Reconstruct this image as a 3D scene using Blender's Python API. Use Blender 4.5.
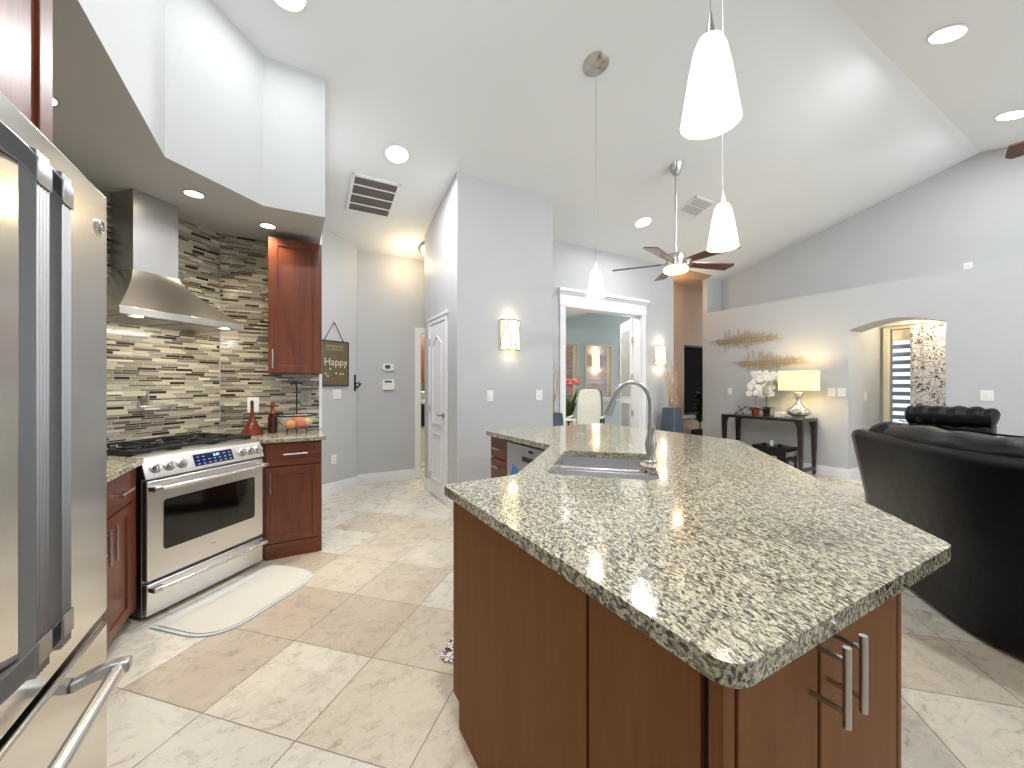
import bpy, bmesh, math, random
from mathutils import Vector, Matrix
from mathutils.geometry import tessellate_polygon
random.seed(7)
R = math.radians
for o in list(bpy.data.objects): bpy.data.objects.remove(o)
scn = bpy.context.scene
COL = scn.collection

# ---------------------------------------------------------------- camera, world, big lights, exposure
cd = bpy.data.cameras.new('camera'); cam = bpy.data.objects.new('camera', cd); COL.objects.link(cam)
cd.sensor_width = 36; cd.lens = 36*392/1024; cd.clip_start = 0.02
cam.location = (0, 0, 1.33); cam.rotation_euler = (R(90), 0, -R(29.413))
scn.camera = cam
scn.view_settings.view_transform = 'Standard'; scn.view_settings.look = 'None'
scn.view_settings.gamma = 1; scn.view_settings.use_curve_mapping = False
scn.view_settings.exposure = 0.45
w = bpy.data.worlds.new('world'); scn.world = w; w.use_nodes = True
bg = w.node_tree.nodes['Background']; bg.inputs[0].default_value = (0.86, 0.93, 1.0, 1); bg.inputs[1].default_value = 1.05

def area(name, loc, target, sx, sy, power, col=(1, 1, 1), shape='RECTANGLE', spread=None):
    l = bpy.data.lights.new(name, 'AREA'); l.shape = shape; l.size = sx; l.size_y = sy; l.energy = power; l.color = col
    if spread: l.spread = R(spread)
    o = bpy.data.objects.new(name, l); COL.objects.link(o); o.location = loc
    d = Vector(target)-Vector(loc); o.rotation_euler = d.to_track_quat('-Z', 'Y').to_euler(); return o
def point(name, loc, power, col=(1, 1, 1), r=.05):
    l = bpy.data.lights.new(name, 'POINT'); l.energy = power; l.color = col; l.shadow_soft_size = r
    o = bpy.data.objects.new(name, l); COL.objects.link(o); o.location = loc; return o
# daylight through the glazing behind the camera, plus an added fill from the right
area('daylight_patio', (4.2, -2.85, 1.3), (3.2, 3, 1.6), 1.6, 2.2, 8, (.86, .93, 1))
area('daylight_family', (5.6, -2.75, 1.3), (5.2, 3, 1.6), 2.2, 2.2, 6, (.86, .93, 1))
area('ceiling_fill_right', (6.7, -1.3, 1.3), (0, -.5, 2.3), 2.6, 1.8, 14, (.86, .93, 1))  # made-up side source, no window there; evens out the ceiling slopes

# ---------------------------------------------------------------- materials
def lin(c):
    c = c/255; return c/12.92 if c <= .04045 else ((c+.055)/1.055)**2.4
def srgb(r, g, b): return (lin(r), lin(g), lin(b), 1)
class NT:
    def __init__(s, name):
        s.m = bpy.data.materials.new(name); s.m.use_nodes = True; s.t = s.m.node_tree
        s.b = s.t.nodes['Principled BSDF']
    def n(s, typ, **kw):
        n = s.t.nodes.new(typ)
        for k, v in kw.items():
            if isinstance(k, str) and k.startswith('i_'): n.inputs[k[2:]].default_value = v
            else: setattr(n, k, v)
        return n
    def l(s, a, b): s.t.links.new(a, b)
    def math(s, op, a, b=None, c=None):
        n = s.t.nodes.new('ShaderNodeMath'); n.operation = op
        for i, v in enumerate((a, b, c)):
            if v is None: continue
            if isinstance(v, (int, float)): n.inputs[i].default_value = v
            else: s.l(v, n.inputs[i])
        return n.outputs[0]
    def ramp(s, fac, stops, interp='LINEAR'):
        n = s.t.nodes.new('ShaderNodeValToRGB'); cr = n.color_ramp; cr.interpolation = interp
        while len(cr.elements) < len(stops): cr.elements.new(.5)
        for e, (p, c) in zip(cr.elements, stops): e.position = p; e.color = c
        s.l(fac, n.inputs[0]); return n.outputs[0]
    def mix(s, f, a, b, typ='MIX'):
        n = s.t.nodes.new('ShaderNodeMix'); n.data_type = 'RGBA'; n.blend_type = typ
        for i, v in ((0, f), (6, a), (7, b)):
            if isinstance(v, (int, float, tuple)): n.inputs[i].default_value = v
            else: s.l(v, n.inputs[i])
        return n.outputs[2]
    def obj(s): return s.n('ShaderNodeTexCoord').outputs['Object']
    def map(s, v, scale=(1, 1, 1), rot=(0, 0, 0)):
        n = s.n('ShaderNodeMapping'); n.inputs['Scale'].default_value = scale; n.inputs['Rotation'].default_value = rot
        s.l(v, n.inputs[0]); return n.outputs[0]
    def noise(s, v, scale, detail=3, rough=.5, dist=0):
        n = s.n('ShaderNodeTexNoise'); n.inputs['Scale'].default_value = scale; n.inputs['Detail'].default_value = detail
        n.inputs['Roughness'].default_value = rough; n.inputs['Distortion'].default_value = dist
        s.l(v, n.inputs['Vector']); return n.outputs
    def bump(s, h, strength, dist=.002):
        n = s.n('ShaderNodeBump'); n.inputs['Strength'].default_value = strength; n.inputs['Distance'].default_value = dist
        s.l(h, n.inputs['Height']); s.l(n.outputs[0], s.b.inputs['Normal'])

def plain(name, col, rough=.5, metal=0, emit=None, es=0, trans=0, spec=None, coat=0, vary=.06, vs=8, alpha=None):
    t = NT(name); b = t.b
    b.inputs['Roughness'].default_value = rough; b.inputs['Metallic'].default_value = metal
    if vary:
        f = t.noise(t.obj(), vs, 3)[0]
        a = tuple(min(1, c*(1-vary)) for c in col[:3])+(1,); d = tuple(min(1, c*(1+vary)) for c in col[:3])+(1,)
        t.l(t.ramp(f, [(.3, a), (.7, d)]), b.inputs['Base Color'])
    else: b.inputs['Base Color'].default_value = col
    if emit: b.inputs['Emission Color'].default_value = emit; b.inputs['Emission Strength'].default_value = es
    if trans: b.inputs['Transmission Weight'].default_value = trans
    if spec is not None: b.inputs['Specular IOR Level'].default_value = spec
    if coat: b.inputs['Coat Weight'].default_value = coat; b.inputs['Coat Roughness'].default_value = .08
    return t.m
def brushed(name, col, rough=.25, axis='z', amount=.12):
    t = NT(name); b = t.b; b.inputs['Metallic'].default_value = 1
    sc = {'z': (220, 220, 2), 'x': (2, 220, 220), 'y': (220, 2, 220)}[axis]
    f = t.noise(t.map(t.obj(), sc), 1, 2)[0]
    t.l(t.ramp(f, [(.2, tuple(c*.975 for c in col[:3])+(1,)), (.8, col)]), b.inputs['Base Color'])
    t.l(t.math('MULTIPLY_ADD', f, amount, rough-amount/2), b.inputs['Roughness']); return t.m
def wood(name, dark, light, rough=.3, axis='z', coat=.3):
    t = NT(name); b = t.b
    sc = {'z': (14, 14, 1.2), 'x': (1.2, 14, 14), 'y': (14, 1.2, 14)}[axis]
    v = t.map(t.obj(), sc)
    f = t.noise(v, 1.5, 6, .6, .6)[0]; g = t.noise(t.map(t.obj(), tuple(s*9 for s in sc)), 1, 2)[0]
    c = t.ramp(f, [(.25, dark), (.75, light)])
    c = t.mix(.25, c, t.ramp(g, [(.3, dark), (.7, light)]))
    t.l(c, b.inputs['Base Color']); b.inputs['Roughness'].default_value = rough
    b.inputs['Coat Weight'].default_value = coat; b.inputs['Coat Roughness'].default_value = .15
    return t.m
def paint(name, col, rough=.6, bump=.25):
    t = NT(name); b = t.b
    f = t.noise(t.obj(), 60, 4)[0]; g = t.noise(t.obj(), 1.3, 2)[0]
    t.l(t.ramp(g, [(.3, tuple(c*.98 for c in col[:3])+(1,)), (.7, col)]), b.inputs['Base Color'])
    b.inputs['Roughness'].default_value = rough; b.inputs['Specular IOR Level'].default_value = .3
    t.bump(f, bump, .002); return t.m

M = {}
M['wall'] = paint('wall_paint', srgb(193, 195, 197), .5)
M['soffit'] = paint('soffit_paint', srgb(190, 192, 193), .6, .5)
M['ceiling'] = paint('ceiling_paint', srgb(236, 239, 241), .7)
M['tan'] = paint('tan_paint', srgb(176, 148, 124), .6)
M['green'] = paint('sage_paint', srgb(206, 215, 213), .6)
M['white'] = plain('white_trim_paint', srgb(236, 236, 238), .3, vary=.02)
M['beigetrim'] = plain('beige_trim_paint', srgb(228, 216, 190), .4, vary=.02)
M['steel'] = brushed('brushed_steel', (.82, .82, .82, 1), .30, 'x', .03)
M['steelz'] = brushed('brushed_steel_upright', (.55, .55, .56, 1), .32, 'z', .08)
M['fridge'] = brushed('refrigerator_steel', (.72, .71, .69, 1), .16, 'z', .05)
M['steeldark'] = brushed('dark_steel', (.30, .30, .31, 1), .3, 'z')
M['nickel'] = plain('satin_nickel', (.50, .49, .48, 1), .28, 1)
M['chrome'] = plain('polished_steel', (.8, .8, .8, 1), .2, 1, vary=0)
M['sinksteel'] = brushed('sink_steel', (.74, .74, .76, 1), .38, 'x', .05)
M['handlesteel'] = brushed('handle_steel', (.40, .40, .41, 1), .34, 'z', .08)
M['hoodsteel'] = brushed('hood_steel', (.60, .59, .57, 1), .22, 'x', .03)
M['iron'] = plain('cast_iron', srgb(22, 22, 24), .45)
M['black'] = plain('black_gap', srgb(12, 11, 11), .6)
M['blackgloss'] = plain('black_glass', srgb(6, 6, 7), .06, coat=.5)
M['blackmetal'] = plain('black_metal', srgb(20, 18, 18), .4, .3)
M['cherry'] = wood('cherry_wood', srgb(70, 29, 13), srgb(126, 64, 35), .36, coat=.15)
M['cherryx'] = wood('cherry_wood_across', srgb(70, 29, 13), srgb(126, 64, 35), .36, 'x', .15)
M['cherry_islandlight'] = wood('cherry_wood_island_light', srgb(122, 74, 36), srgb(138, 90, 48), .55, coat=0)  # same wood as the cabinets; the island's differing light is mixed into its colour
M['cherry_islandlight'].node_tree.nodes['Principled BSDF'].inputs['Specular IOR Level'].default_value = .2
M['kick'] = plain('toe_kick', srgb(28, 15, 10), .6)
M['espresso'] = wood('espresso_wood', srgb(22, 13, 12), srgb(42, 24, 22), .3, 'y')
M['walnut'] = wood('walnut_blade', srgb(72, 38, 26), srgb(122, 78, 60), .3, 'x')
M['leather'] = None
def leather():
    t = NT('black_leather'); b = t.b
    v = t.n('ShaderNodeTexVoronoi'); v.inputs['Scale'].default_value = 220; t.l(t.obj(), v.inputs['Vector'])
    g = t.noise(t.obj(), 3, 3)[0]
    t.l(t.ramp(g, [(.3, srgb(3, 4, 6)), (.7, srgb(8, 10, 14))]), b.inputs['Base Color'])
    b.inputs['Roughness'].default_value = .34; b.inputs['Specular IOR Level'].default_value = .22
    h = t.math('ADD', v.outputs[0], t.math('MULTIPLY', t.noise(t.map(t.obj(), (1, 1, 1.6)), 9, 2)[0], 3.0))
    t.bump(h, .25, .004); return t.m
M['leather'] = leather()
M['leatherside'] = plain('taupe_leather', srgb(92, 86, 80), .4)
M['glasslamp'] = plain('lit_opal_glass', srgb(255, 250, 240), .3, emit=(1, .96, .88, 1), es=.85, vary=0)
M['diffuser'] = plain('lit_diffuser', srgb(255, 255, 255), .3, emit=(.95, .98, 1, 1), es=3.0, vary=0)
M['opalwarm'] = plain('lit_warm_glass', srgb(255, 236, 190), .3, emit=(1, .84, .50, 1), es=1.0, vary=0)
M['can'] = plain('lit_downlight', srgb(255, 255, 255), .3, emit=(.96, .98, 1, 1), es=8, vary=0)
M['canwarm'] = plain('lit_warm_downlight', srgb(255, 240, 215), .3, emit=(1, .85, .62, 1), es=9, vary=0)
M['sconce'] = plain('lit_mica_shade', srgb(255, 235, 190), .4, emit=(1, .84, .52, 1), es=.8, vary=0)
M['lampshade'] = plain('lit_linen_shade', srgb(248, 226, 160), .8, emit=(1, .88, .60, 1), es=.40, vary=0)
M['plastic'] = plain('white_plastic', srgb(236, 235, 230), .35, vary=.01)
M['plasticgrey'] = plain('grey_plastic', srgb(168, 168, 160), .4, vary=.02)
M['lcd'] = plain('grey_lcd', srgb(70, 82, 74), .2, vary=.02)
M['glass'] = plain('clear_glass', (.95, .98, .97, 1), .02, trans=1, vary=0)
M['bowlglass'] = plain('milky_glass', (.93, .94, .94, 1), .06, trans=.85, vary=0)
M['vase'] = plain('slate_glaze', srgb(74, 84, 96), .35, vary=.2, vs=12)
M['branch'] = plain('pale_branch', srgb(196, 168, 140), .8, vary=.15, vs=30)
M['leaf'] = plain('green_leaf', srgb(58, 92, 44), .45, vary=.25, vs=20)
M['leafdark'] = plain('dark_leaf', srgb(44, 76, 42), .4, vary=.25, vs=20)
M['petal'] = plain('white_petal', srgb(246, 244, 238), .6, vary=.02)
M['pinkpetal'] = plain('pink_petal', srgb(226, 120, 120), .6, vary=.1)
M['copper'] = plain('copper_pot', srgb(150, 78, 50), .3, .7)
M['gold'] = plain('champagne_gold', srgb(190, 164, 112), .35, .6, vary=.15, vs=14)
M['silver'] = plain('mercury_glass', srgb(205, 203, 196), .14, .75, vary=.12, vs=40)
M['amber'] = plain('amber_glass', srgb(126, 52, 28), .08, trans=.35, vary=.1)
M['brownglass'] = plain('brown_glass', srgb(62, 22, 18), .08, coat=.4)
M['matcream'] = plain('cream_mat', srgb(208, 205, 194), .85, vary=.04, vs=80)
M['matedge'] = plain('grey_mat_border', srgb(196, 204, 208), .8, vary=.04, vs=60)
M['cream'] = plain('cream_leather', srgb(226, 224, 214), .5, vary=.05, vs=20)
M['applered'] = plain('red_apple_skin', srgb(190, 40, 40), .3, vary=.25, vs=14)
M['orange'] = plain('orange_skin', srgb(236, 140, 40), .45, vary=.1, vs=30)
M['lemon'] = plain('lemon_skin', srgb(236, 206, 70), .45, vary=.08, vs=30)
M['bluelcd'] = plain('blue_display', srgb(10, 14, 34), .1, emit=(.02, .05, .4, 1), es=.12, vary=0)
M['bluelit'] = plain('lit_blue_digits', srgb(120, 200, 255), .2, emit=(.3, .7, 1, 1), es=1.6, vary=0)
M['key'] = plain('grey_print', srgb(150, 160, 190), .4, vary=0)
M['sticker'] = plain('blue_sticker', srgb(70, 120, 190), .5, vary=.2, vs=60)
M['chalk'] = plain('chalk_white', srgb(214, 208, 190), .8, vary=.1, vs=40)
M['board'] = plain('brown_chalkboard', srgb(104, 92, 68), .7, vary=.12, vs=10)
M['night'] = plain('dark_night_glass', srgb(14, 7, 9), .5, spec=.03)
M['filter'] = plain('return_grille_filter', srgb(108, 102, 98), .9, vary=.12, vs=90)
M['enamel'] = plain('white_enamel', srgb(232, 228, 214), .3, vary=.01)

def granite():
    t = NT('granite'); b = t.b
    co = t.obj(); d = t.noise(co, 30, 3)[1]
    v = t.mix(.02, co, d)
    vr = t.map(v, (1, 1, 1), (0, 0, R(20))); mp = t.map(vr, (235, 105, 160))
    vo = t.n('ShaderNodeTexVoronoi'); vo.inputs['Scale'].default_value = 1; t.l(mp, vo.inputs['Vector'])
    sep = t.n('ShaderNodeSeparateColor'); t.l(vo.outputs['Color'], sep.inputs[0])
    big = t.noise(co, 9, 4, .6)[0]
    f = t.math('ADD', sep.outputs[0], t.math('MULTIPLY_ADD', big, .5, -.25))
    c = t.ramp(f, [(0, srgb(32, 29, 27)), (.18, srgb(86, 78, 68)), (.33, srgb(136, 124, 100)), (.47, srgb(196, 187, 152)), (.68, srgb(216, 211, 190)), (.90, srgb(160, 158, 150))], 'CONSTANT')
    fine = t.noise(co, 260, 2)[0]
    c = t.mix(.4, c, t.ramp(fine, [(.36, srgb(64, 58, 48)), (.5, srgb(180, 174, 148)), (.7, srgb(222, 217, 198))]))
    sp = t.n('ShaderNodeTexVoronoi'); sp.inputs['Scale'].default_value = 1; t.l(t.map(vr, (200, 80, 150)), sp.inputs['Vector'])
    sp2 = t.n('ShaderNodeSeparateColor'); t.l(sp.outputs['Color'], sp2.inputs[0])
    k = t.math('LESS_THAN', sp2.outputs[1], .15)
    c = t.mix(t.math('MULTIPLY', k, .85), c, srgb(40, 36, 34))
    t.l(c, b.inputs['Base Color']); b.inputs['Roughness'].default_value = .12
    b.inputs['Coat Weight'].default_value = .3; b.inputs['Coat Roughness'].default_value = .05
    return t.m
M['granite'] = granite()

def floor_mat():
    t = NT('travertine_tile'); b = t.b
    co = t.obj(); s = t.n('ShaderNodeSeparateXYZ'); t.l(co, s.inputs[0])
    S2 = .70711; st = .4635
    u = t.math('DIVIDE', t.math('ADD', t.math('MULTIPLY', t.math('ADD', s.outputs[0], s.outputs[1]), S2), -1.653+st*40), st)
    v = t.math('DIVIDE', t.math('ADD', t.math('MULTIPLY', t.math('SUBTRACT', s.outputs[0], s.outputs[1]), S2), 1.632+st*40), st)
    iu, iv = t.math('FLOOR', u), t.math('FLOOR', v); fu, fv = t.math('FRACT', u), t.math('FRACT', v)
    cid = t.n('ShaderNodeCombineXYZ'); t.l(iu, cid.inputs[0]); t.l(iv, cid.inputs[1])
    wn = t.n('ShaderNodeTexWhiteNoise'); t.l(cid.outputs[0], wn.inputs['Vector'])
    base = t.ramp(wn.outputs[0], [(0, srgb(212, 205, 190)), (.22, srgb(198, 187, 170)), (.42, srgb(216, 211, 199)), (.6, srgb(206, 196, 178)), (.76, srgb(210, 206, 195)), (.92, srgb(190, 177, 160))], 'CONSTANT')
    off = t.n('ShaderNodeVectorMath'); off.operation = 'MULTIPLY_ADD'; t.l(wn.outputs[1], off.inputs[0]); off.inputs[1].default_value = (7, 7, 7); t.l(co, off.inputs[2])
    n1 = t.noise(off.outputs[0], 7, 9, .72, .5)[0]; n2 = t.noise(t.map(off.outputs[0], (1, 2.2, 1), (0, 0, R(40))), 14, 8, .75, .8)[0]
    c = t.mix(1.0, base, t.ramp(n1, [(.3, (.62, .57, .50, 1)), (.47, (.96, .95, .93, 1)), (.72, (1.12, 1.1, 1.05, 1))]), 'MULTIPLY')
    c = t.mix(.55, c, t.mix(1.0, base, t.ramp(n2, [(.36, (.55, .47, .38, 1)), (.45, (1, 1, 1, 1)), (.6, (1.1, 1.08, 1.04, 1))]), 'MULTIPLY'))
    e = t.math('MINIMUM', t.math('MINIMUM', fu, t.math('SUBTRACT', 1, fu)), t.math('MINIMUM', fv, t.math('SUBTRACT', 1, fv)))
    g = t.math('LESS_THAN', e, .0055)
    c = t.mix(t.math('MULTIPLY', g, .8), c, srgb(112, 98, 82))
    t.l(c, b.inputs['Base Color'])
    t.l(t.math('MULTIPLY_ADD', n1, .25, .16), b.inputs['Roughness'])
    t.bump(t.math('SUBTRACT', 1, g), .3, .002); return t.m
M['floor'] = floor_mat()

def mosaic():
    t = NT('mosaic_tile'); b = t.b
    s = t.n('ShaderNodeSeparateXYZ'); t.l(t.obj(), s.inputs[0]); x, z = s.outputs[0], s.outputs[2]
    P = .0335
    q = t.math('DIVIDE', t.math('ADD', z, 4), P); q0 = t.math('FLOOR', q); qf = t.math('FRACT', q)
    up = t.math('GREATER_THAN', qf, .62)
    row = t.math('ADD', t.math('MULTIPLY', q0, 2), up)
    edge = t.math('MINIMUM', t.math('MINIMUM', qf, t.math('SUBTRACT', 1, qf)), t.math('ABSOLUTE', t.math('SUBTRACT', qf, .62)))
    rc = t.n('ShaderNodeCombineXYZ'); t.l(row, rc.inputs[0]); rc.inputs[1].default_value = 3.3
    rw = t.n('ShaderNodeTexWhiteNoise'); t.l(rc.outputs[0], rw.inputs['Vector'])
    wdt = t.math('MULTIPLY_ADD', rw.outputs[0], .08, .09)
    p = t.math('DIVIDE', t.math('ADD', t.math('ADD', x, 5), t.math('MULTIPLY', rw.outputs[0], 3.7)), wdt)
    pi = t.math('FLOOR', p); pf = t.math('FRACT', p)
    ve = t.math('MULTIPLY', t.math('MINIMUM', pf, t.math('SUBTRACT', 1, pf)), wdt)
    ci = t.n('ShaderNodeCombineXYZ'); t.l(row, ci.inputs[0]); t.l(pi, ci.inputs[1])
    wn = t.n('ShaderNodeTexWhiteNoise'); t.l(ci.outputs[0], wn.inputs['Vector'])
    c = t.ramp(wn.outputs[0], [(0, srgb(50, 42, 38)), (.19, srgb(98, 88, 80)), (.33, srgb(132, 127, 116)), (.55, srgb(156, 151, 136)), (.74, srgb(188, 180, 156)), (.86, srgb(180, 177, 164)), (.96, srgb(216, 210, 190))], 'CONSTANT')
    m = t.math('MAXIMUM', t.math('LESS_THAN', t.math('MULTIPLY', edge, P), .0012), t.math('LESS_THAN', ve, .0014))
    c = t.mix(m, c, srgb(186, 178, 158))
    t.l(c, b.inputs['Base Color'])
    t.l(t.math('MULTIPLY_ADD', m, .5, .16), b.inputs['Roughness'])
    t.bump(t.math('SUBTRACT', 1, m), .4, .0015); return t.m
M['mosaic'] = mosaic()

def scribble(name, basec, ink, scale=4.2, a=.07, b2=.13, glow=True):
    t = NT(name); b = t.b
    f = t.n('ShaderNodeTexWave'); f.wave_type = 'RINGS'; f.inputs['Scale'].default_value = scale; f.inputs['Distortion'].default_value = 16; f.inputs['Detail'].default_value = 3; f.inputs['Detail Scale'].default_value = 2.6
    t.l(t.obj(), f.inputs['Vector'])
    c = t.ramp(f.outputs['Fac'], [(a, ink), (b2, basec)]); t.l(c, b.inputs['Base Color']); b.inputs['Roughness'].default_value = .9
    if glow:
        tr = t.n('ShaderNodeBsdfTranslucent'); t.l(c, tr.inputs[0]); mx = t.n('ShaderNodeMixShader'); mx.inputs[0].default_value = .6
        t.l(b.outputs[0], mx.inputs[1]); t.l(tr.outputs[0], mx.inputs[2]); t.l(mx.outputs[0], t.t.nodes['Material Output'].inputs[0])
    return t.m
M['curtain'] = scribble('script_print_curtain', srgb(244, 242, 240), srgb(120, 84, 66))
M['zebra'] = scribble('patterned_rug', srgb(225, 222, 215), srgb(40, 40, 44), 9, .22, .34, False)
def stone():
    t = NT('stacked_stone'); b = t.b
    br = t.n('ShaderNodeTexBrick'); t.l(t.map(t.obj(), (1, 1, 1), (R(90), 0, 0)), br.inputs['Vector']); br.inputs['Scale'].default_value = 1
    br.inputs['Brick Width'].default_value = .5; br.inputs['Row Height'].default_value = .12; br.inputs['Mortar Size'].default_value = .006
    br.inputs['Color1'].default_value = srgb(150, 112, 92); br.inputs['Color2'].default_value = srgb(150, 146, 158); br.inputs['Mortar'].default_value = srgb(90, 76, 70)
    n = t.noise(t.map(t.obj(), (1, 1, 3)), 4, 5)[0]
    t.l(t.mix(.35, br.outputs[0], t.ramp(n, [(.3, srgb(110, 74, 56)), (.7, srgb(206, 172, 150))])), b.inputs['Base Color']); b.inputs['Roughness'].default_value = .8
    return t.m
M['stone'] = stone()

# ---------------------------------------------------------------- mesh helpers
class MB:
    def __init__(s, xf=None): s.bm = bmesh.new(); s.xf = xf or Matrix.Identity(4)
    def _v(s, pts): return [s.bm.verts.new(s.xf @ Vector(p)) for p in pts]
    def box(s, x0, y0, z0, x1, y1, z1, m=None):
        P = [(x, y, z) for x in (x0, x1) for y in (y0, y1) for z in (z0, z1)]
        if m: P = [m @ Vector(p) for p in P]
        v = s._v(P)
        for f in ((0, 1, 3, 2), (4, 6, 7, 5), (0, 4, 5, 1), (2, 3, 7, 6), (0, 2, 6, 4), (1, 5, 7, 3)): s.bm.faces.new([v[i] for i in f])
        return s
    def prism(s, poly, z0, z1, holes=(), m=None):
        loops = [list(poly)]+[list(h) for h in holes]
        flat = [p for l in loops for p in l]
        g = m if m else Matrix.Identity(4)
        zf0 = z0 if callable(z0) else (lambda x, y: z0); zf1 = z1 if callable(z1) else (lambda x, y: z1)
        lo = s._v([g @ Vector((p[0], p[1], zf0(*p))) for p in flat]); hi = s._v([g @ Vector((p[0], p[1], zf1(*p))) for p in flat])
        tris = tessellate_polygon([[Vector((p[0], p[1], 0)) for p in l] for l in loops])
        for t in tris:
            try: s.bm.faces.new([hi[i] for i in t]); s.bm.faces.new([lo[i] for i in reversed(t)])
            except ValueError: pass
        k = 0
        for l in loops:
            n = len(l)
            for i in range(n):
                a, b = k+i, k+(i+1) % n
                s.bm.faces.new([lo[a], lo[b], hi[b], hi[a]])
            k += n
        return s
    def cyl(s, p0, p1, r0, r1=None, seg=20, caps=True):
        r1 = r0 if r1 is None else r1
        return s.tube([p0, p1], [r0, r1], seg, caps)
    def tube(s, pts, r, seg=12, caps=True, flat=1):
        pts = [Vector(p) for p in pts]; n = len(pts); rs = r if isinstance(r, (list, tuple)) else [r]*n
        prev = None; rings = []
        for i, p in enumerate(pts):
            d = (pts[min(i+1, n-1)]-pts[max(i-1, 0)]).normalized()
            if prev is None:
                a = Vector((0, 0, 1)) if abs(d.z) < .9 else Vector((1, 0, 0)); x = d.cross(a).normalized()
            else: x = (prev-d*prev.dot(d)).normalized()
            prev = x; y = d.cross(x)
            rings.append(s._v([p+(x*math.cos(t)+y*math.sin(t)*flat)*rs[i] for t in [2*math.pi*k/seg for k in range(seg)]]))
        for a, b in zip(rings, rings[1:]):
            for k in range(seg): s.bm.faces.new([a[k], a[(k+1) % seg], b[(k+1) % seg], b[k]])
        if caps:
            s.bm.faces.new(list(reversed(rings[0]))); s.bm.faces.new(rings[-1])
        return s
    def lathe(s, prof, c=(0, 0, 0), seg=28, m=None):
        g = m if m else Matrix.Identity(4); rings = []
        for r, z in prof:
            if r < 1e-5: rings.append(s._v([g @ Vector((c[0], c[1], c[2]+z))])*seg)
            else: rings.append(s._v([g @ Vector((c[0]+r*math.cos(2*math.pi*k/seg), c[1]+r*math.sin(2*math.pi*k/seg), c[2]+z)) for k in range(seg)]))
        for a, b in zip(rings, rings[1:]):
            for k in range(seg):
                f = []
                for v in (a[k], a[(k+1) % seg], b[(k+1) % seg], b[k]):
                    if v not in f: f.append(v)
                if len(f) >= 3:
                    try: s.bm.faces.new(f)
                    except ValueError: pass
        return s
    def ell(s, c, r, seg=16, m=None):
        g = m if m else Matrix.Identity(4)
        g = Matrix.Translation(c) @ g
        prof = [(math.sin(math.pi*i/10), -math.cos(math.pi*i/10)) for i in range(11)]
        rings = []
        for a, z in prof:
            if a < 1e-5: rings.append(s._v([g @ Vector((0, 0, z*r[2]))])*seg)
            else: rings.append(s._v([g @ Vector((a*r[0]*math.cos(2*math.pi*k/seg), a*r[1]*math.sin(2*math.pi*k/seg), z*r[2])) for k in range(seg)]))
        for a, b in zip(rings, rings[1:]):
            for k in range(seg):
                f = []
                for v in (a[k], a[(k+1) % seg], b[(k+1) % seg], b[k]):
                    if v not in f: f.append(v)
                if len(f) >= 3: s.bm.faces.new(f)
        return s
    def loft(s, rings, caps=True, closed=True):
        vs = [s._v(r) for r in rings]; n = len(rings[0])
        for a, b in zip(vs, vs[1:]):
            for k in range(n if closed else n-1): s.bm.faces.new([a[k], a[(k+1) % n], b[(k+1) % n], b[k]])
        if caps: s.bm.faces.new(list(reversed(vs[0]))); s.bm.faces.new(vs[-1])
        return s
    def build(s, name, m, parent=None, bevel=0, seg=2, origin=None, smooth=True, subsurf=0):
        bmesh.ops.recalc_face_normals(s.bm, faces=s.bm.faces)
        if origin: bmesh.ops.translate(s.bm, verts=s.bm.verts, vec=-Vector(origin))
        me = bpy.data.meshes.new(name); s.bm.to_mesh(me); s.bm.free()
        me.materials.append(M[m] if isinstance(m, str) else m)
        if smooth:
            for p in me.polygons: p.use_smooth = True
            me.set_sharp_from_angle(angle=R(38))
        o = bpy.data.objects.new(name, me); COL.objects.link(o)
        if origin: o.location = origin
        if parent: o.parent = parent
        if bevel:
            b = o.modifiers.new('bevel', 'BEVEL'); b.width = bevel; b.segments = seg; b.limit_method = 'ANGLE'; b.angle_limit = R(40)
        if subsurf:
            b = o.modifiers.new('sub', 'SUBSURF'); b.levels = subsurf; b.render_levels = subsurf
        return o
def thing(name, label, cat, loc=(0, 0, 0), rz=0, group=None):
    o = bpy.data.objects.new(name, None); COL.objects.link(o); o.location = loc; o.rotation_euler = (0, 0, rz); o.empty_display_size = .1
    return tag(o, label, cat, group)
def tag(o, label, cat, group=None):
    o['label'] = label; o['category'] = cat
    if group: o['group'] = group
    return o
def struct(o): o['kind'] = 'structure'; return o
def dup(root, loc=None, rz=None, label=None):
    r = root.copy(); COL.objects.link(r)
    if loc is not None: r.location = loc
    if rz is not None: r.rotation_euler = (0, 0, rz)
    if label: r['label'] = label
    for ch in list(root.children):
        c = ch.copy(); COL.objects.link(c); c.parent = r
        for g in list(ch.children):
            d = g.copy(); COL.objects.link(d); d.parent = c
    return r
def rounded(poly, rad, n=6):
    out = []; N = len(poly)
    for i in range(N):
        p = Vector(poly[i]); a = Vector(poly[i-1]); b = Vector(poly[(i+1) % N]); r = rad[i] if isinstance(rad, (list, tuple)) else rad
        if r <= 0: out.append(tuple(p)); continue
        d1 = (a-p).normalized(); d2 = (b-p).normalized(); ang = d1.angle(d2); t = min(r/math.tan(ang/2), (a-p).length*.48, (b-p).length*.48)
        p1 = p+d1*t; p2 = p+d2*t
        for k in range(n+1):
            u = k/n; q = p1*(1-u)**2+p*2*u*(1-u)+p2*u**2; out.append(tuple(q))
    return out
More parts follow.
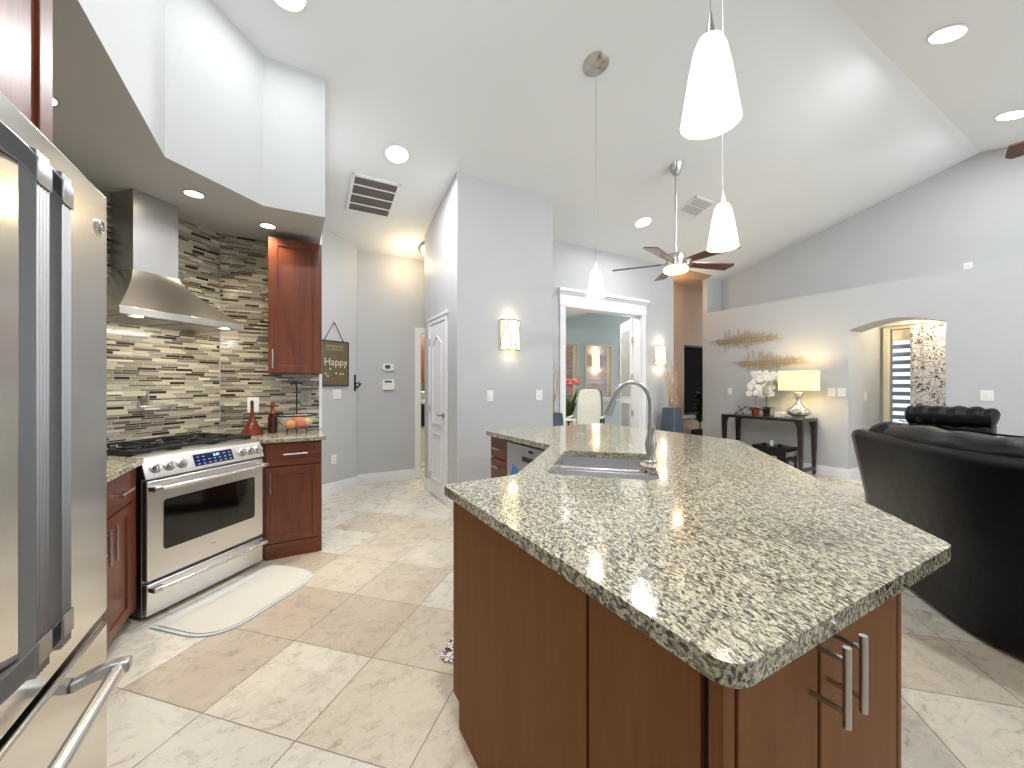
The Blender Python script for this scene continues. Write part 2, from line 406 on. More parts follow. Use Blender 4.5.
def text_mesh(name, body, size, m, parent, mat, depth=.001, align='CENTER'):
    cu = bpy.data.curves.new(name, 'FONT'); cu.body = body; cu.size = size; cu.extrude = depth; cu.align_x = align; cu.align_y = 'CENTER'; cu.resolution_u = 3
    t = bpy.data.objects.new(name+'_src', cu); COL.objects.link(t)
    bpy.context.view_layer.update()
    me = bpy.data.meshes.new_from_object(t.evaluated_get(bpy.context.evaluated_depsgraph_get()))
    bpy.data.objects.remove(t); bpy.data.curves.remove(cu)
    me.transform(m); me.name = name; me.materials.clear(); me.materials.append(M[mat])
    o = bpy.data.objects.new(name, me); COL.objects.link(o); o.parent = parent; return o
def frame(ox, oy, ang, oz=0): return Matrix.Translation((ox, oy, oz)) @ Matrix.Rotation(ang, 4, 'Z')
XZ = Matrix(((1, 0, 0, 0), (0, 0, -1, 0), (0, 1, 0, 0), (0, 0, 0, 1)))     # (x, y, z) -> (x, -z, y): 2-D outline stands upright, depth along -y
def bar_pull(mb, p0, p1, out, r=.006, so=.035):
    """bar handle from p0 to p1 (its fixing line on the face), standing out along vector out"""
    p0, p1, out = Vector(p0), Vector(p1), Vector(out).normalized()
    d = (p1-p0).normalized()
    mb.tube([p0-d*.012+out*so, p1+d*.012+out*so], r, 12)
    for p in (p0+d*.012, p1-d*.012): mb.tube([p, p+out*so], r*.75, 8)
def shaker(mb, x0, x1, z0, z1, y, t=.02, fw=.055, rec=.008):
    """door in the x-z plane, front at y, thickness t going +y"""
    mb.box(x0, y, z0, x0+fw, y+t, z1); mb.box(x1-fw, y, z0, x1, y+t, z1)
    mb.box(x0+fw, y, z0, x1-fw, y+t, z0+fw); mb.box(x0+fw, y, z1-fw, x1-fw, y+t, z1)
    mb.box(x0+fw-.002, y+rec, z0+fw-.002, x1-fw+.002, y+t-.002, z1-fw+.002)

ZC = lambda Y: 4.452-.246*Y if Y > 1.34 else 4.122-.25*(1.34-Y)

# ================================================================ THE ROOM
mb = MB(); mb.prism([(-1.6, -3.0), (8.6, -3.0), (9.6, 8.2), (-1.6, 8.2)], -.1, 0); struct(mb.build('floor', 'floor', smooth=False))
def slope(x, y): return ZC(y)
mb = MB()
far = [(-1.5, 1.34), (8.1, 1.34), (8.1, 4.70), (5.72, 4.70), (5.72, 4.64), (2.75, 4.64), (2.75, 5.62), (-1.5, 5.62)]
mb.prism(far, slope, lambda x, y: ZC(y)+.1)
mb.prism([(-1.5, -3.0), (8.1, -3.0), (8.1, 1.34), (-1.5, 1.34)], slope, lambda x, y: ZC(y)+.1)
struct(mb.build('ceiling', 'ceiling', smooth=False))

struct(MB().box(5.60, 4.70, 3.31, 8.1, 5.35, 3.40).build('ceiling_foyer', 'tan'))
mb = MB(); mb.prism([(5.72, 4.505), (6.8, 4.505), (6.8, 4.70), (5.72, 4.70)], lambda x, y: ZC(y)-.006, lambda x, y: ZC(y)+.05); struct(mb.build('ceiling_foyer_header', 'tan', smooth=False))
def wall_y(name, m, X0, X1, Y, t=.12, top=None, holes=(), bottom=0, parent=None):
    """wall in plane Y (front face at Y, thickness going +Y)"""
    zt = top if top is not None else ZC(Y)+.03
    mb = MB(); mt = Matrix(((1, 0, 0, 0), (0, 0, 1, Y), (0, 1, 0, 0), (0, 0, 0, 1)))
    mb.prism([(X0, bottom), (X1, bottom), (X1, zt), (X0, zt)], 0, t, holes, mt)
    return struct(mb.build(name, m, smooth=False))
def wall_x(name, m, outline, X, t=.12, holes=()):
    """wall in plane X; outline in (Y, Z); thickness going +X"""
    mb = MB(); mt = Matrix(((0, 0, 1, X), (1, 0, 0, 0), (0, 1, 0, 0), (0, 0, 0, 1)))
    mb.prism(outline, 0, t, holes, mt)
    return struct(mb.build(name, m, smooth=False))
# kitchen walls
wall_x('wall_left', 'wall', [(-3, 0), (3.25, 0), (3.25, 3.68), (1.34, 4.15), (-3, 3.06)], -1.46, .12)
mb = MB(); mb.prism([(-1.34, 3.25), (-.523, 4.067), (.252, 4.067), (.252, 4.19), (-.60, 4.19), (-1.46, 3.33), (-1.46, 3.25)], 0, lambda x, y: ZC(y)+.03)
struct(mb.build('wall_kitchen', 'wall', smooth=False))
# angled wall with the sign, hall end wall with the laundry doorway
ca, sa = .858, .514
mb = MB(); P0 = Vector((.340, 5.165)); d = Vector((ca, sa)); nn = Vector((-sa, ca))
a = P0-d*.75; b = P0+d*.47
mb.prism([tuple(a), tuple(b), tuple(b+nn*.12), tuple(a+nn*.12)], 0, lambda x, y: ZC(y)+.03); struct(mb.build('wall_angled', 'wall', smooth=False))
mb = MB(); mb.prism([(-.32, 4.19), (-.22, 4.19), (-.22, 4.83), (-.32, 4.83)], 0, 3.4); struct(mb.build('wall_nook', 'wall', smooth=False))
DY = 5.5
wall_y('wall_hall', 'wall', .745, 2.75, DY+.0, .12, None, [[(1.60, 0.001), (1.60, 2.05), (2.40, 2.05), (2.40, 0.001)]])
# pantry block
mb = MB(); mb.prism([(1.49, 3.79), (2.69, 3.79), (2.69, 4.5), (2.75, 4.5), (2.75, 4.92), (1.49, 4.92)], 0, lambda x, y: ZC(y)+.03)
struct(mb.build('wall_pantry', 'wall', smooth=False))
# back wall with the double-door opening
OX0, OX1, OZ = 3.40, 4.93, 2.44
wall_y('wall_back', 'wall', 2.69, 5.72, 4.5, .14, None, [[(OX0, .001), (OX0, OZ), (OX1, OZ), (OX1, .001)]])
wall_x('wall_passage', 'tan', [(4.64, 0), (5.2, 0), (5.2, 3.31), (4.64, 3.31)], 5.60)
wall_y('wall_foyer', 'tan', 5.60, 8.1, 5.2, .12, 3.31, [[(6.93, .70), (6.93, 2.12), (7.75, 2.12), (7.75, .70)]])
# right wall: lower thick wall with plant ledge and arched opening, upper set-back wall
AX = 6.8
def arc(y0, y1, z0, rise, n=12): return [(y0+(y1-y0)*k/n, z0+rise*math.sin(math.pi*k/n)) for k in range(n+1)]
LY0, LY1 = 1.53, 2.47
arch = [(LY0, .001)]+arc(LY0, LY1, 2.08, .11)+[(LY1, .001)]
wall_x('wall_right', 'wall', [(-3, 0), (4.70, 0), (4.70, 2.662), (-3, 2.662)], AX, .45, [arch])
wall_x('wall_right_upper', 'wall', [(-3, 2.662), (4.61, 2.662), (4.61, ZC(4.61)+.03), (1.34, 4.15), (-3, 3.06)], 7.23, .12)
mb = MB(); mb.box(AX, 4.61, 2.662, 7.25, 4.70, 3.33); struct(mb.build('wall_niche_end', 'wall'))
# unseen rear wall, added to keep light off the island front; rest open
wall_y('wall_rear_blocker', 'wall', -1.46, 3.4, -3.0, .12, 3.05, [[(-.9, 1.0), (-.9, 2.3), (.6, 2.3), (.6, 1.0)]])
# little hall behind the arch
struct(MB().box(7.25, 2.47, 0, 8.0, 2.59, 2.4).build('wall_arch_side', 'wall'))
struct(MB().box(7.25, .9, 0, 8.0, 1.0, 2.4).build('wall_arch_end', 'wall'))
wall_x('wall_arch_back', 'wall', [(.9, 0), (2.59, 0), (2.59, 2.4), (.9, 2.4)], 7.92, .10, [[(1.45, .12), (1.45, 2.15), (2.36, 2.15), (2.36, .12)]])
struct(MB().box(7.25, .9, 2.4, 8.0, 2.59, 2.45).build('ceiling_arch_hall', 'ceiling'))
# soffit
SZ = 2.59
sof = [(-1.46, -3.0), (-.609, -3.0), (-.609, 2.842), (-.172, 3.275), (.225, 3.275), (.225, 4.067), (-.523, 4.067), (-1.34, 3.25), (-1.34, 3.2)]
sof = [(-1.34, -3.0), (-.609, -3.0), (-.609, 2.842), (-.172, 3.275), (.225, 3.275), (.225, 4.066), (-.5234, 4.066), (-1.34, 3.2494)]
def soft(x, y): return ZC(y)+.02
mb = MB(); mb.prism(sof[0:3]+sof[3:], SZ, lambda x, y: ZC(y)+.02 if y > 1.34 else ZC(y)+.02)
struct(mb.build('ceiling_soffit', 'soffit', smooth=False))
# split prism along ridge is not needed: the soffit stays behind the frame there

# office behind the double doors
struct(MB().box(2.75, 4.92, 0, 2.85, 8.1, 3.4).build('wall_office_left', 'green'))
WZ0, WZ1 = .98, 2.36
wins = [(5.60, 6.42), (6.72, 7.60), (7.98, 8.8)]
wall_y('wall_office_back', 'green', 2.75, 9.6, 8.0, .12, 3.5, [[(a, WZ0), (a, WZ1), (b, WZ1), (b, WZ0)] for a, b in wins])
mb = MB(); mt = Matrix(((1, 0, 0, 0), (0, 0, 1, 4.66), (0, 1, 0, 0), (0, 0, 0, 1)))
mb.prism([(2.75, 3.30), (5.2, 2.80), (5.6, 2.889), (5.6, 3.5), (2.75, 3.5)], 0, 3.5, (), mt)
mb.prism([(5.6, 2.889), (6.05, 2.99), (6.85, 3.40), (9.6, 3.40), (9.6, 3.5), (5.6, 3.5)], .70, 3.5, (), mt)
struct(mb.build('ceiling_office', 'ceiling', smooth=False))
struct(MB().box(8.2, 5.32, 0, 8.3, 6.2, 3.5).build('wall_office_right', 'green'))
struct(MB().box(5.72, 5.30, 0, 8.3, 5.36, 3.45).build('wall_office_front', 'green'))
for i, (a, b) in enumerate(wins):
    mb = MB()
    for x0, x1, z0, z1 in ((a-.035, a+.012, WZ0, WZ1+.035), (b-.012, b+.035, WZ0, WZ1+.035), (a, b, WZ1-.012, WZ1+.035)): mb.box(x0, 7.96, z0, x1, 8.13, z1)
    wf = struct(mb.build('window_%d' % (i+2), 'beigetrim', bevel=.004))
    p = MB().box(a, 8.05, WZ0, b, 8.056, WZ1).build('pane', 'glass', wf)
    MB().box(a-.08, 7.93, WZ0-.05, b+.08, 8.1, WZ0).build('window_sill', 'white', wf, bevel=.004)
struct(MB().box(2.85, 7.975, .86, 9.5, 8.0, .93).build('trim_1', 'white', bevel=.004))
mb = MB().box(4.5, 9.3, -.1, 11.5, 9.4, 3.2); struct(mb.build('wall_garden', 'stone', smooth=False))

# laundry room behind the hall
struct(MB().box(1.45, 5.62, 0, 1.55, 7.4, 2.55).build('wall_laundry_left', 'wall'))
struct(MB().box(1.45, 7.3, 0, 2.9, 7.4, 2.55).build('wall_laundry_back', 'wall'))
struct(MB().box(2.8, 5.62, 0, 2.9, 7.3, 2.55).build('wall_laundry_right', 'wall'))
struct(MB().box(1.45, 5.62, 2.5, 2.9, 7.4, 2.55).build('ceiling_laundry', 'ceiling'))

# baseboards -------------------------------------------------------------
def baseboard(name, p, q, side, h=.135, t=.016):
    p, q = Vector(p), Vector(q); d = (q-p).normalized(); n = Vector((-d.y, d.x))*side
    mb = MB()
    for hh, tt in ((h*.72, t), (h*.86, t*.75), (h, t*.5)):
        mb.prism([tuple(p), tuple(q), tuple(q+n*tt), tuple(p+n*tt)], 0 if hh < h*.8 else hh-h*.16, hh)
    return struct(mb.build(name, 'white', bevel=.0015, smooth=False))
baseboard('baseboard_angled', tuple(P0-d*.6), (.742, 5.406), -1)
baseboard('baseboard_hall', (.745, 5.5), (1.53, 5.5), -1)
baseboard('baseboard_pantry_side', (1.49, 4.72), (1.49, 4.92), 1)
baseboard('baseboard_pantry_near', (1.49, 3.79), (1.49, 4.06), 1)
baseboard('baseboard_pantry', (1.49, 3.79), (2.69, 3.79), -1)
baseboard('baseboard_back', (2.75, 4.5), (3.29, 4.5), -1)
baseboard('baseboard_back_right', (5.05, 4.5), (5.72, 4.5), -1)
baseboard('baseboard_right', (AX, 2.47), (AX, 4.7), 1)
baseboard('baseboard_right_near', (AX, -3), (AX, 1.53), 1)
baseboard('baseboard_arch', (6.8, 2.47), (7.9, 2.47), -1)

# backsplash tile: three faces of the kitchen wall -----------------------
def splash(name, ox, oy, ang, x0, x1, z0, z1):
    mb = MB().box(x0, -.008, z0, x1, 0, z1); o = mb.build(name, 'mosaic', smooth=False)
    o.location = (ox, oy, 0); o.rotation_euler = (0, 0, ang); return struct(o)
splash('backsplash_back', -.523, 4.067, 0, .008, .752, .90, SZ)
splash('backsplash_range', -.9315, 3.6585, R(45), -.575, .573, .90, SZ)
splash('backsplash_left', -1.34, 2.3, R(90), -.96, .942, .90, SZ)
struct(MB().box(.228, 4.055, .92, .252, 4.067, 1.42).build('trim_2', 'white'))

# ================================================================ DOORS
# pantry door (door_1), on the X=1.49 face, Y 4.10..4.68
def casing(mb, u0, u1, zt, w, t, hole=True):
    mb.box(u0-w, -t, 0, u0, 0, zt+w); mb.box(u1, -t, 0, u1+w, 0, zt+w); mb.box(u0, -t, zt, u1, 0, zt+w)
dr = struct(MB().build('door_1', 'white')) if False else None
mb = MB(); casing(mb, -.27, .27, 2.04, .055, .02); mb.box(-.34, -.03, 2.095, .34, 0, 2.125)
d1 = struct(mb.build('door_1', 'white', bevel=.003)); d1.location = (1.49, 4.39, 0); d1.rotation_euler = (0, 0, R(-90))
# local x runs toward -Y (near), local -y toward -X (hall)
mb = MB(); mb.box(-.268, -.012, .012, .268, 0, 2.036)
leaf = mb.build('door_leaf', 'white', d1, bevel=.002)
def arch_panel(mb, x0, x1, z0, z1, rise, y, t):
    pts = [(x0, z0), (x1, z0), (x1, z1)]+[(x1+(x0-x1)*k/12, z1+rise*math.sin(math.pi*k/12)**2) for k in range(1, 12)]+[(x0, z1)]
    ins = [(x0+.02, z0+.02), (x1-.02, z0+.02), (x1-.02, z1-.015)]+[(x1-.02+(x0-x1+.04)*k/12, z1-.015+rise*math.sin(math.pi*k/12)**2) for k in range(1, 12)]+[(x0+.02, z1-.015)]
    mb.prism(pts, y, y+t, [ins[::-1]], XZ)
mb = MB(); arch_panel(mb, -.16, .16, .86, 1.80, .09, .012, .010); arch_panel(mb, -.16, .16, .20, .76, 0, .012, .010)
mb.build('panel_moulding', 'white', leaf, bevel=.002)
mb = MB()
for z in (.22, 1.03, 1.83): mb.cyl((-.272, -.016, z-.045), (-.272, -.016, z+.045), .007)
mb.build('hinge', 'nickel', d1)
mb = MB(); mb.cyl((.215, -.012, .98), (.215, -.02, .98), .03); mb.cyl((.215, -.02, .98), (.215, -.05, .98), .01); mb.tube([(.215, -.05, .98), (.16, -.055, .975), (.11, -.05, .985)], [.011, .009, .007], 10)
mb.build('lever_handle', 'steeldark', d1)
# laundry door casing (door_2)
mb = MB(); casing(mb, 1.60, 2.40, 2.05, .075, .02)
d2 = struct(mb.build('door_2', 'white', bevel=.003, smooth=False)); d2.location = (0, 5.5, 0)
MB().box(1.60, 0, 0, 1.612, .12, 2.05).build('door_jamb', 'white', d2)
# double door to the office (door_3): casing with a built-up header
mb = MB(); w_ = .095
mb.box(OX0-w_, -.025, 0, OX0, 0, OZ+.02); mb.box(OX1, -.025, 0, OX1+w_, 0, OZ+.02)
mb.box(OX0-w_-.01, -.03, OZ, OX1+w_+.01, 0, OZ+.17)
mb.box(OX0-w_-.02, -.045, OZ+.17, OX1+w_+.02, 0, OZ+.20); mb.box(OX0-w_-.035, -.07, OZ+.20, OX1+w_+.035, 0, OZ+.245)
mb.box(OX0-.015, -.035, OZ-.012, OX1+.015, 0, OZ+.012)
d3 = struct(mb.build('door_3', 'white', bevel=.004, smooth=False)); d3.location = (0, 4.5, 0)
mb = MB(); mb.box(OX0, 0, 0, OX0+.018, .14, OZ); mb.box(OX1-.018, 0, 0, OX1, .14, OZ); mb.box(OX0, 0, OZ-.018, OX1, .14, OZ)
mb.build('door_jamb', 'white', d3)
for hx, hy, ang, tg in ((4.915, .15, R(60), 1), (3.415, .15, R(120), -1)):
    mm = Matrix.Translation((hx, hy, 0)) @ Matrix.Rotation(ang, 4, 'Z')
    mb = MB(mm); mb.box(0.01, -.018, .01, .74, .018, 2.42)
    for s_ in (-1, 1):
        for z0, z1 in ((.2, 1.0), (1.12, 2.25)): mb.box(.12, -.024, z0, .63, .024, z1)
    lf = mb.build('door_leaf', 'white', d3, bevel=.004)
    mb = MB(mm)
    for z in (.25, .85, 1.45, 2.05): mb.box(-.012, -.03, z-.05, .014, .03, z+.05)
    mb.build('hinge', 'nickel', lf)

# foyer window and its sill (dark night glass)
mb = MB()
for x0, x1, z0, z1 in ((6.93, 6.965, .70, 2.12), (7.715, 7.75, .70, 2.12), (6.93, 7.75, 2.085, 2.12), (6.93, 7.75, .70, .735)): mb.box(x0, 5.22, z0, x1, 5.29, z1)
w1 = struct(mb.build('window_1', 'blackmetal', bevel=.003)); MB().box(6.96, 5.25, .73, 7.72, 5.258, 2.09).build('pane', 'night', w1)
MB().box(6.82, 5.13, .64, 7.8, 5.25, .70).build('window_sill', 'wall', w1, bevel=.005)
# glazed door behind the arch, with blinds and curtain
mb = MB(); X_ = 7.90
for y0, y1, z0, z1 in ((1.38, 1.45, 0, 2.22), (2.36, 2.43, 0, 2.22), (1.45, 2.36, 2.15, 2.22), (1.45, 2.36, .06, .12)): mb.box(X_-.03, y0, z0, X_+.05, y1, z1)
w5 = struct(mb.build('window_5', 'beigetrim', bevel=.004)); MB().box(7.985, 1.45, .12, 7.99, 2.36, 2.15).build('pane', 'glass', w5)
bl = thing('window_blind', 'white horizontal slat blind in the glazed door behind the archway', 'blind', (7.935, 2.18, .12))
MB().box(-.02, -.14, 1.86, .02, .16, 2.02).build('head_rail', 'beigetrim', bl, bevel=.004)
mb = MB()
for k in range(15):
    z = .10+k*.117; mb.box(-.022, -.14, z, .022, .16, z+.06, Matrix.Translation((0, 0, 0)))
mb.build('slats', plain('blind_slat', srgb(120, 130, 150), .4, vary=.05), bl)
def wavy(mb, x, y0, y1, z0, z1, amp=.018, waves=5, n=40, t=.004):
    rows = []
    for z in (z0, z1):
        rows.append([(x+amp*math.sin(2*math.pi*waves*k/n), y0+(y1-y0)*k/n, z) for k in range(n+1)])
    a = rows[0]+[(p[0]+t, p[1], p[2]) for p in reversed(rows[0])]; b = rows[1]+[(p[0]+t, p[1], p[2]) for p in reversed(rows[1])]
    mb.loft([a, b])
mb = MB(); wavy(mb, 7.80, 1.46, 2.11, .06, 2.17)
tag(mb.build('curtain', 'curtain', origin=(7.80, 1.8, .06)), 'white curtain printed with brown handwriting in the archway door', 'curtain')
mb = MB(); mb.cyl((7.80, 1.3, 2.19), (7.80, 2.44, 2.19), .01, seg=10)
tag(mb.build('curtain_rod', 'nickel', origin=(7.80, 1.87, 2.19)), 'thin rod holding the script print curtain', 'curtain rod')

# ================================================================ KITCHEN RUN
# ---- refrigerator
FX = -.384
fr = thing('refrigerator', 'stainless steel french door refrigerator at the left edge', 'refrigerator', (FX, .845, 0))
MB().box(-.80, -.452, .03, -.075, .452, 1.765).build('body', 'steeldark', fr, bevel=.004)
def fdoor(nm, y0, y1, z0, z1):
    return MB().box(-.068, y0, z0, 0, y1, z1).build(nm, 'fridge', fr, bevel=.008, seg=3)
ld = fdoor('door', -.455, -.006, .785, 1.78); rd = fdoor('door', .006, .455, .785, 1.78); fd = fdoor('freezer_drawer', -.455, .455, .09, .765)
MB().box(-.7, -.44, .0, -.08, .44, .09).build('kick_grille', 'black', fr)
def fridge_handle(par, y0, y1):
    # bowed end brackets and a wide fluted bar
    sec = []; w = y1-y0
    for k in range(9): sec.append((.080-.004*((k % 2)), y0+w*k/8))
    sec += [(.062, y1), (.062, y0)]
    h = MB().loft([[(x, y, .925) for x, y in sec], [(x, y, 1.655) for x, y in sec]]).build('handle', 'handlesteel', par, bevel=.001)
    for zt, sg in ((1.708, 1), (.875, -1)):
        N = 7
        outer = [(.002+.080*k/N, zt-sg*(.030*k/N+.036*(k/N)**2.2)) for k in range(N+1)]
        inner = [(x, z-sg*.036) for x, z in outer]
        pts = outer+inner[::-1]
        MB().loft([[(x, y0-.003, z) for x, z in pts], [(x, y1+.003, z) for x, z in pts]]).build('handle_bracket', 'steeldark', h, bevel=.002)
fridge_handle(ld, -.055, -.022); fridge_handle(rd, .014, .043)
mb = MB()
mb.tube([(.07, -.35, .735), (.07, .27, .735)], .014, 16)
mb.build('handle', 'chrome', fd)
for yy in (.262, -.36):
    pts = [(0, .712), (0, .733), (.03, .744), (.06, .752), (.088, .750), (.088, .726), (.06, .728), (.03, .722)]
    mb = MB(); mb.loft([[(x, yy, z) for x, z in pts], [(x, yy+.028, z) for x, z in pts]]); mb.build('handle_bracket', 'steelz', fd, bevel=.004)
mb = MB(); mb.cyl((0, .405, 1.69), (.004, .405, 1.69), .020, seg=28); bd = mb.build('badge', 'chrome', rd)
mb = MB(); mb.tube([(.0045, .405+.014*math.cos(t), 1.69+.014*math.sin(t)) for t in [i*math.pi/10 for i in range(21)]], .0014, 6); mb.build('badge_ring', 'steeldark', bd)
text_mesh('badge_letters', 'GE', .018, Matrix.Translation((.0045, .405, 1.69)) @ Matrix.Rotation(R(90), 4, 'Z') @ Matrix.Rotation(R(90), 4, 'X'), bd, 'steeldark', .0006)
# cabinet above the refrigerator
uc = thing('upper_cabinet', 'dark cherry cabinet above the refrigerator', 'cabinet', (-.48, .845, 1.83))
MB().box(-.855, -.47, 0, -.022, .47, .758).build('body', 'cherry', uc, bevel=.002)
for a, b in ((-.468, -.003), (.003, .468)):
    mb = MB(Matrix.Rotation(R(90), 4, 'Z')); shaker(mb, a, b, .003, .75, 0); dd = mb.build('door', 'cherry', uc, bevel=.002)
    mb = MB(); yy = -.04 if b < .1 else .04; bar_pull(mb, (0, yy, .04), (0, yy, .18), (1, 0, 0)); mb.build('handle', 'nickel', dd)

# ---- left base cabinet
LBX = -.742
lb = thing('base_cabinet', 'cherry base cabinet between refrigerator and range', 'cabinet', (LBX, 2.08, 0))
y0_, y1_ = 1.34-2.08, 2.895-2.08
MB().box(-.595, y0_, .1, -.02, y1_, .885).build('body', 'cherry', lb, bevel=.001)
MB().box(-.58, y0_, 0, -.075, y1_-.02, .1).build('toe_kick', 'kick', lb)
MB().box(-.02, y1_-.07, .1, 0, y1_, .885).build('filler_stile', 'cherry', lb, bevel=.001)
units = [(y1_-.43, y1_-.075, 'r'), (y1_-.80, y1_-.435, 'l'), (y0_+.005, y1_-.81, 'r')]
for a, b, sd in units:
    mb = MB(Matrix.Rotation(R(90), 4, 'Z')); shaker(mb, a, b, .11, .695, -.001); dd = mb.build('door', 'cherry', lb, bevel=.002)
    hy = a+.035 if sd == 'r' else b-.035
    mb = MB(); bar_pull(mb, (0, hy, .52), (0, hy, .66), (1, 0, 0)); mb.build('handle', 'nickel', dd)
    mb = MB(); mb.box(-.02, a, .705, .001, b, .875); dd = mb.build('drawer', 'cherryx', lb, bevel=.002)
    mb = MB(); c_ = (a+b)/2; bar_pull(mb, (0, c_-.07, .79), (0, c_+.07, .79), (1, 0, 0)); mb.build('handle', 'nickel', dd)
mb = MB(); mb.prism([(-.712, 1.335), (-.712, 2.905), (-1.188, 3.381), (-1.322, 3.247), (-1.33, 1.335)], .885, .92)
tag(mb.build('countertop', 'granite', bevel=.006, origin=None), 'speckled granite countertop left of the range', 'countertop')

# ---- right base cabinet
rb = thing('base_cabinet', 'short cherry base cabinet right of the range with one drawer and one door', 'cabinet', (.02, 3.472, 0))
MB().prism([(-.18, .02), (.194, .02), (.194, .58), (-.52, .58), (-.66, .45), (-.23, .02)], .02, .885).build('body', 'cherry', rb, smooth=False)
MB().box(-.185, .03, 0, .19, .5, .02).build('toe_kick', 'kick', rb)
MB().box(-.19, .0, .0, .194, .02, .115).build('base_rail', 'cherryx', rb, bevel=.001)
mb = MB(); shaker(mb, -.186, .19, .12, .695, 0, fw=.06); dd = mb.build('door', 'cherry', rb, bevel=.002)
mb = MB(); bar_pull(mb, (-.155, 0, .52), (-.155, 0, .65), (0, -1, 0)); mb.build('handle', 'nickel', dd)
dd = MB().box(-.186, 0, .705, .19, .02, .875).build('drawer', 'cherryx', rb, bevel=.002)
mb = MB(); bar_pull(mb, (-.06, 0, .795), (.08, 0, .795), (0, -1, 0)); mb.build('handle', 'nickel', dd)
mb = MB(); mb.prism([(-.172, 3.442), (.245, 3.442), (.245, 4.058), (-.519, 4.058), (-.655, 3.925)], .885, .92)
tag(mb.build('countertop', 'granite', bevel=.006), 'small granite countertop right of the range under the upper cabinet', 'countertop')
# upper cabinet
uc = thing('upper_cabinet', 'cherry upper cabinet on the mosaic wall right of the hood', 'cabinet', (.035, 3.74, 1.42))
MB().box(-.197, .02, 0, .197, .317, 1.112).build('body', 'cherry', uc, bevel=.001)
mb = MB(); shaker(mb, -.196, .196, .002, 1.108, 0, fw=.065); dd = mb.build('door', 'cherry', uc, bevel=.002)
mb = MB(); bar_pull(mb, (-.165, 0, .05), (-.165, 0, .18), (0, -1, 0)); mb.build('handle', 'nickel', dd)

# ---- range
rg = thing('gas_range', 'stainless steel slide-in gas range across the kitchen corner', 'range', (-.9355, 3.6545, 0), R(45))
FR = -.692
MB().box(-.37, FR+.03, .02, .37, -.03, .895).build('body', 'steeldark', rg, bevel=.002)
MB().box(-.372, FR+.06, .895, .372, -.03, .915).build('cooktop', 'steel', rg, bevel=.004)
mb = MB(); pr = [(FR-.012, .795), (FR-.012, .80), (FR+.028, .905), (FR+.075, .924), (FR+.10, .924), (FR+.10, .795)]
mb.loft([[(-.375, y, z) for y, z in pr], [(.375, y, z) for y, z in pr]])
cp = mb.build('control_panel', 'steel', rg, bevel=.003)
# frame on the slanted face
sl = math.atan2(.04, .105)
def onpanel(x, v): return Matrix.Translation((x, FR-.012+v*math.sin(sl), .80+v*math.cos(sl))) @ Matrix.Rotation(R(90)-sl, 4, 'X')
for x in (-.315, -.245, -.175, .215, .275, .335):
    mm = onpanel(x, .052); mb = MB(mm)
    mb.lathe([(0, 0), (.027, 0), (.028, .006), (.021, .010), (.019, .030), (.016, .034), (0, .034)], seg=24)
    kb = mb.build('knob', 'nickel', rg)
    MB(mm).box(-.004, -.017, .03, .004, .017, .040).build('knob_grip', 'chrome', kb, bevel=.001)
mb = MB(onpanel(.02, .055)); mb.box(-.125, -.038, 0, .125, .038, .004); dp = mb.build('display', 'bluelcd', rg, bevel=.004)
mb = MB(onpanel(.02, .055))
for i in range(7):
    for j in range(3):
        if j == 2 and 1 < i < 5: continue
        mb.box(-.108+i*.034, -.029+j*.022, .004, -.095+i*.034, -.023+j*.022, .0048)
mb.build('keypad', 'key', dp)
text_mesh('digits', '8:30', .022, onpanel(.035, .072) @ Matrix.Translation((0, 0, .005)), dp, 'bluelit', .0006)
od = MB().box(-.368, FR-.012, .222, .368, FR+.028, .785).build('oven_door', 'steel', rg, bevel=.008, seg=3)
mb = MB(); mb.prism(rounded([(-.285, .375), (.295, .375), (.295, .665), (-.285, .665)], .02), -.0, .003, (), Matrix.Translation((0, FR-.0125, 0)) @ XZ); mb.build('window', 'blackgloss', od)
def towel(par, z, out=.052):
    mb = MB(); N = 16
    path = [(-.325+.65*k/N, FR-.012-out-.012*math.sin(math.pi*k/N), z) for k in range(N+1)]
    mb.tube(path, .012, 14); h = mb.build('handle', 'chrome', par)
    for s_ in (-1, 1): MB().box(s_*.335-.028, FR-.018-out, z-.014, s_*.335+.028, FR-.011, z+.014).build('handle_bracket', 'steelz', h, bevel=.005)
towel(od, .742)
mb = MB(); mb.cyl((0, FR-.012, .305), (0, FR-.015, .305), .016, seg=24); bd = mb.build('badge', 'chrome', od)
text_mesh('badge_letters', 'GE', .014, Matrix.Translation((0, FR-.0155, .305)) @ Matrix.Rotation(R(90), 4, 'X'), bd, 'steeldark', .0005)
dw_ = MB().box(-.368, FR-.010, .03, .368, FR+.028, .205).build('drawer', 'steel', rg, bevel=.006)
towel(dw_, .178, .045)
for x in (-.245, 0, .245):
    mb = MB(); w2 = .118
    for sx in (-w2, w2): mb.box(x+sx-.006, FR+.10, .917, x+sx+.006, -.075, .952)
    for yy in (FR+.10, -.085): mb.box(x-w2, yy, .935, x+w2, yy+.012, .952)
    for yy in (FR+.20, FR+.42): 
        for a in range(4):
            an = a*math.pi/2+math.pi/4; mb.box(.03, -.005, .938, .115, .005, .954, Matrix.Translation((x, yy+.03, 0)) @ Matrix.Rotation(an, 4, 'Z'))
    mb.box(x-w2, -.385, .935, x+w2, -.373, .952)
    mb.build('grate', 'iron', rg, bevel=.002)
for x, yy, r_ in ((-.245, FR+.23, .045), (-.245, FR+.45, .035), (.245, FR+.23, .035), (.245, FR+.45, .045), (0, FR+.34, .05)):
    MB().lathe([(0, .915), (r_, .915), (r_, .925), (r_*.75, .926), (r_*.75, .934), (0, .935)], (x, yy, 0)).build('burner', 'iron', rg)

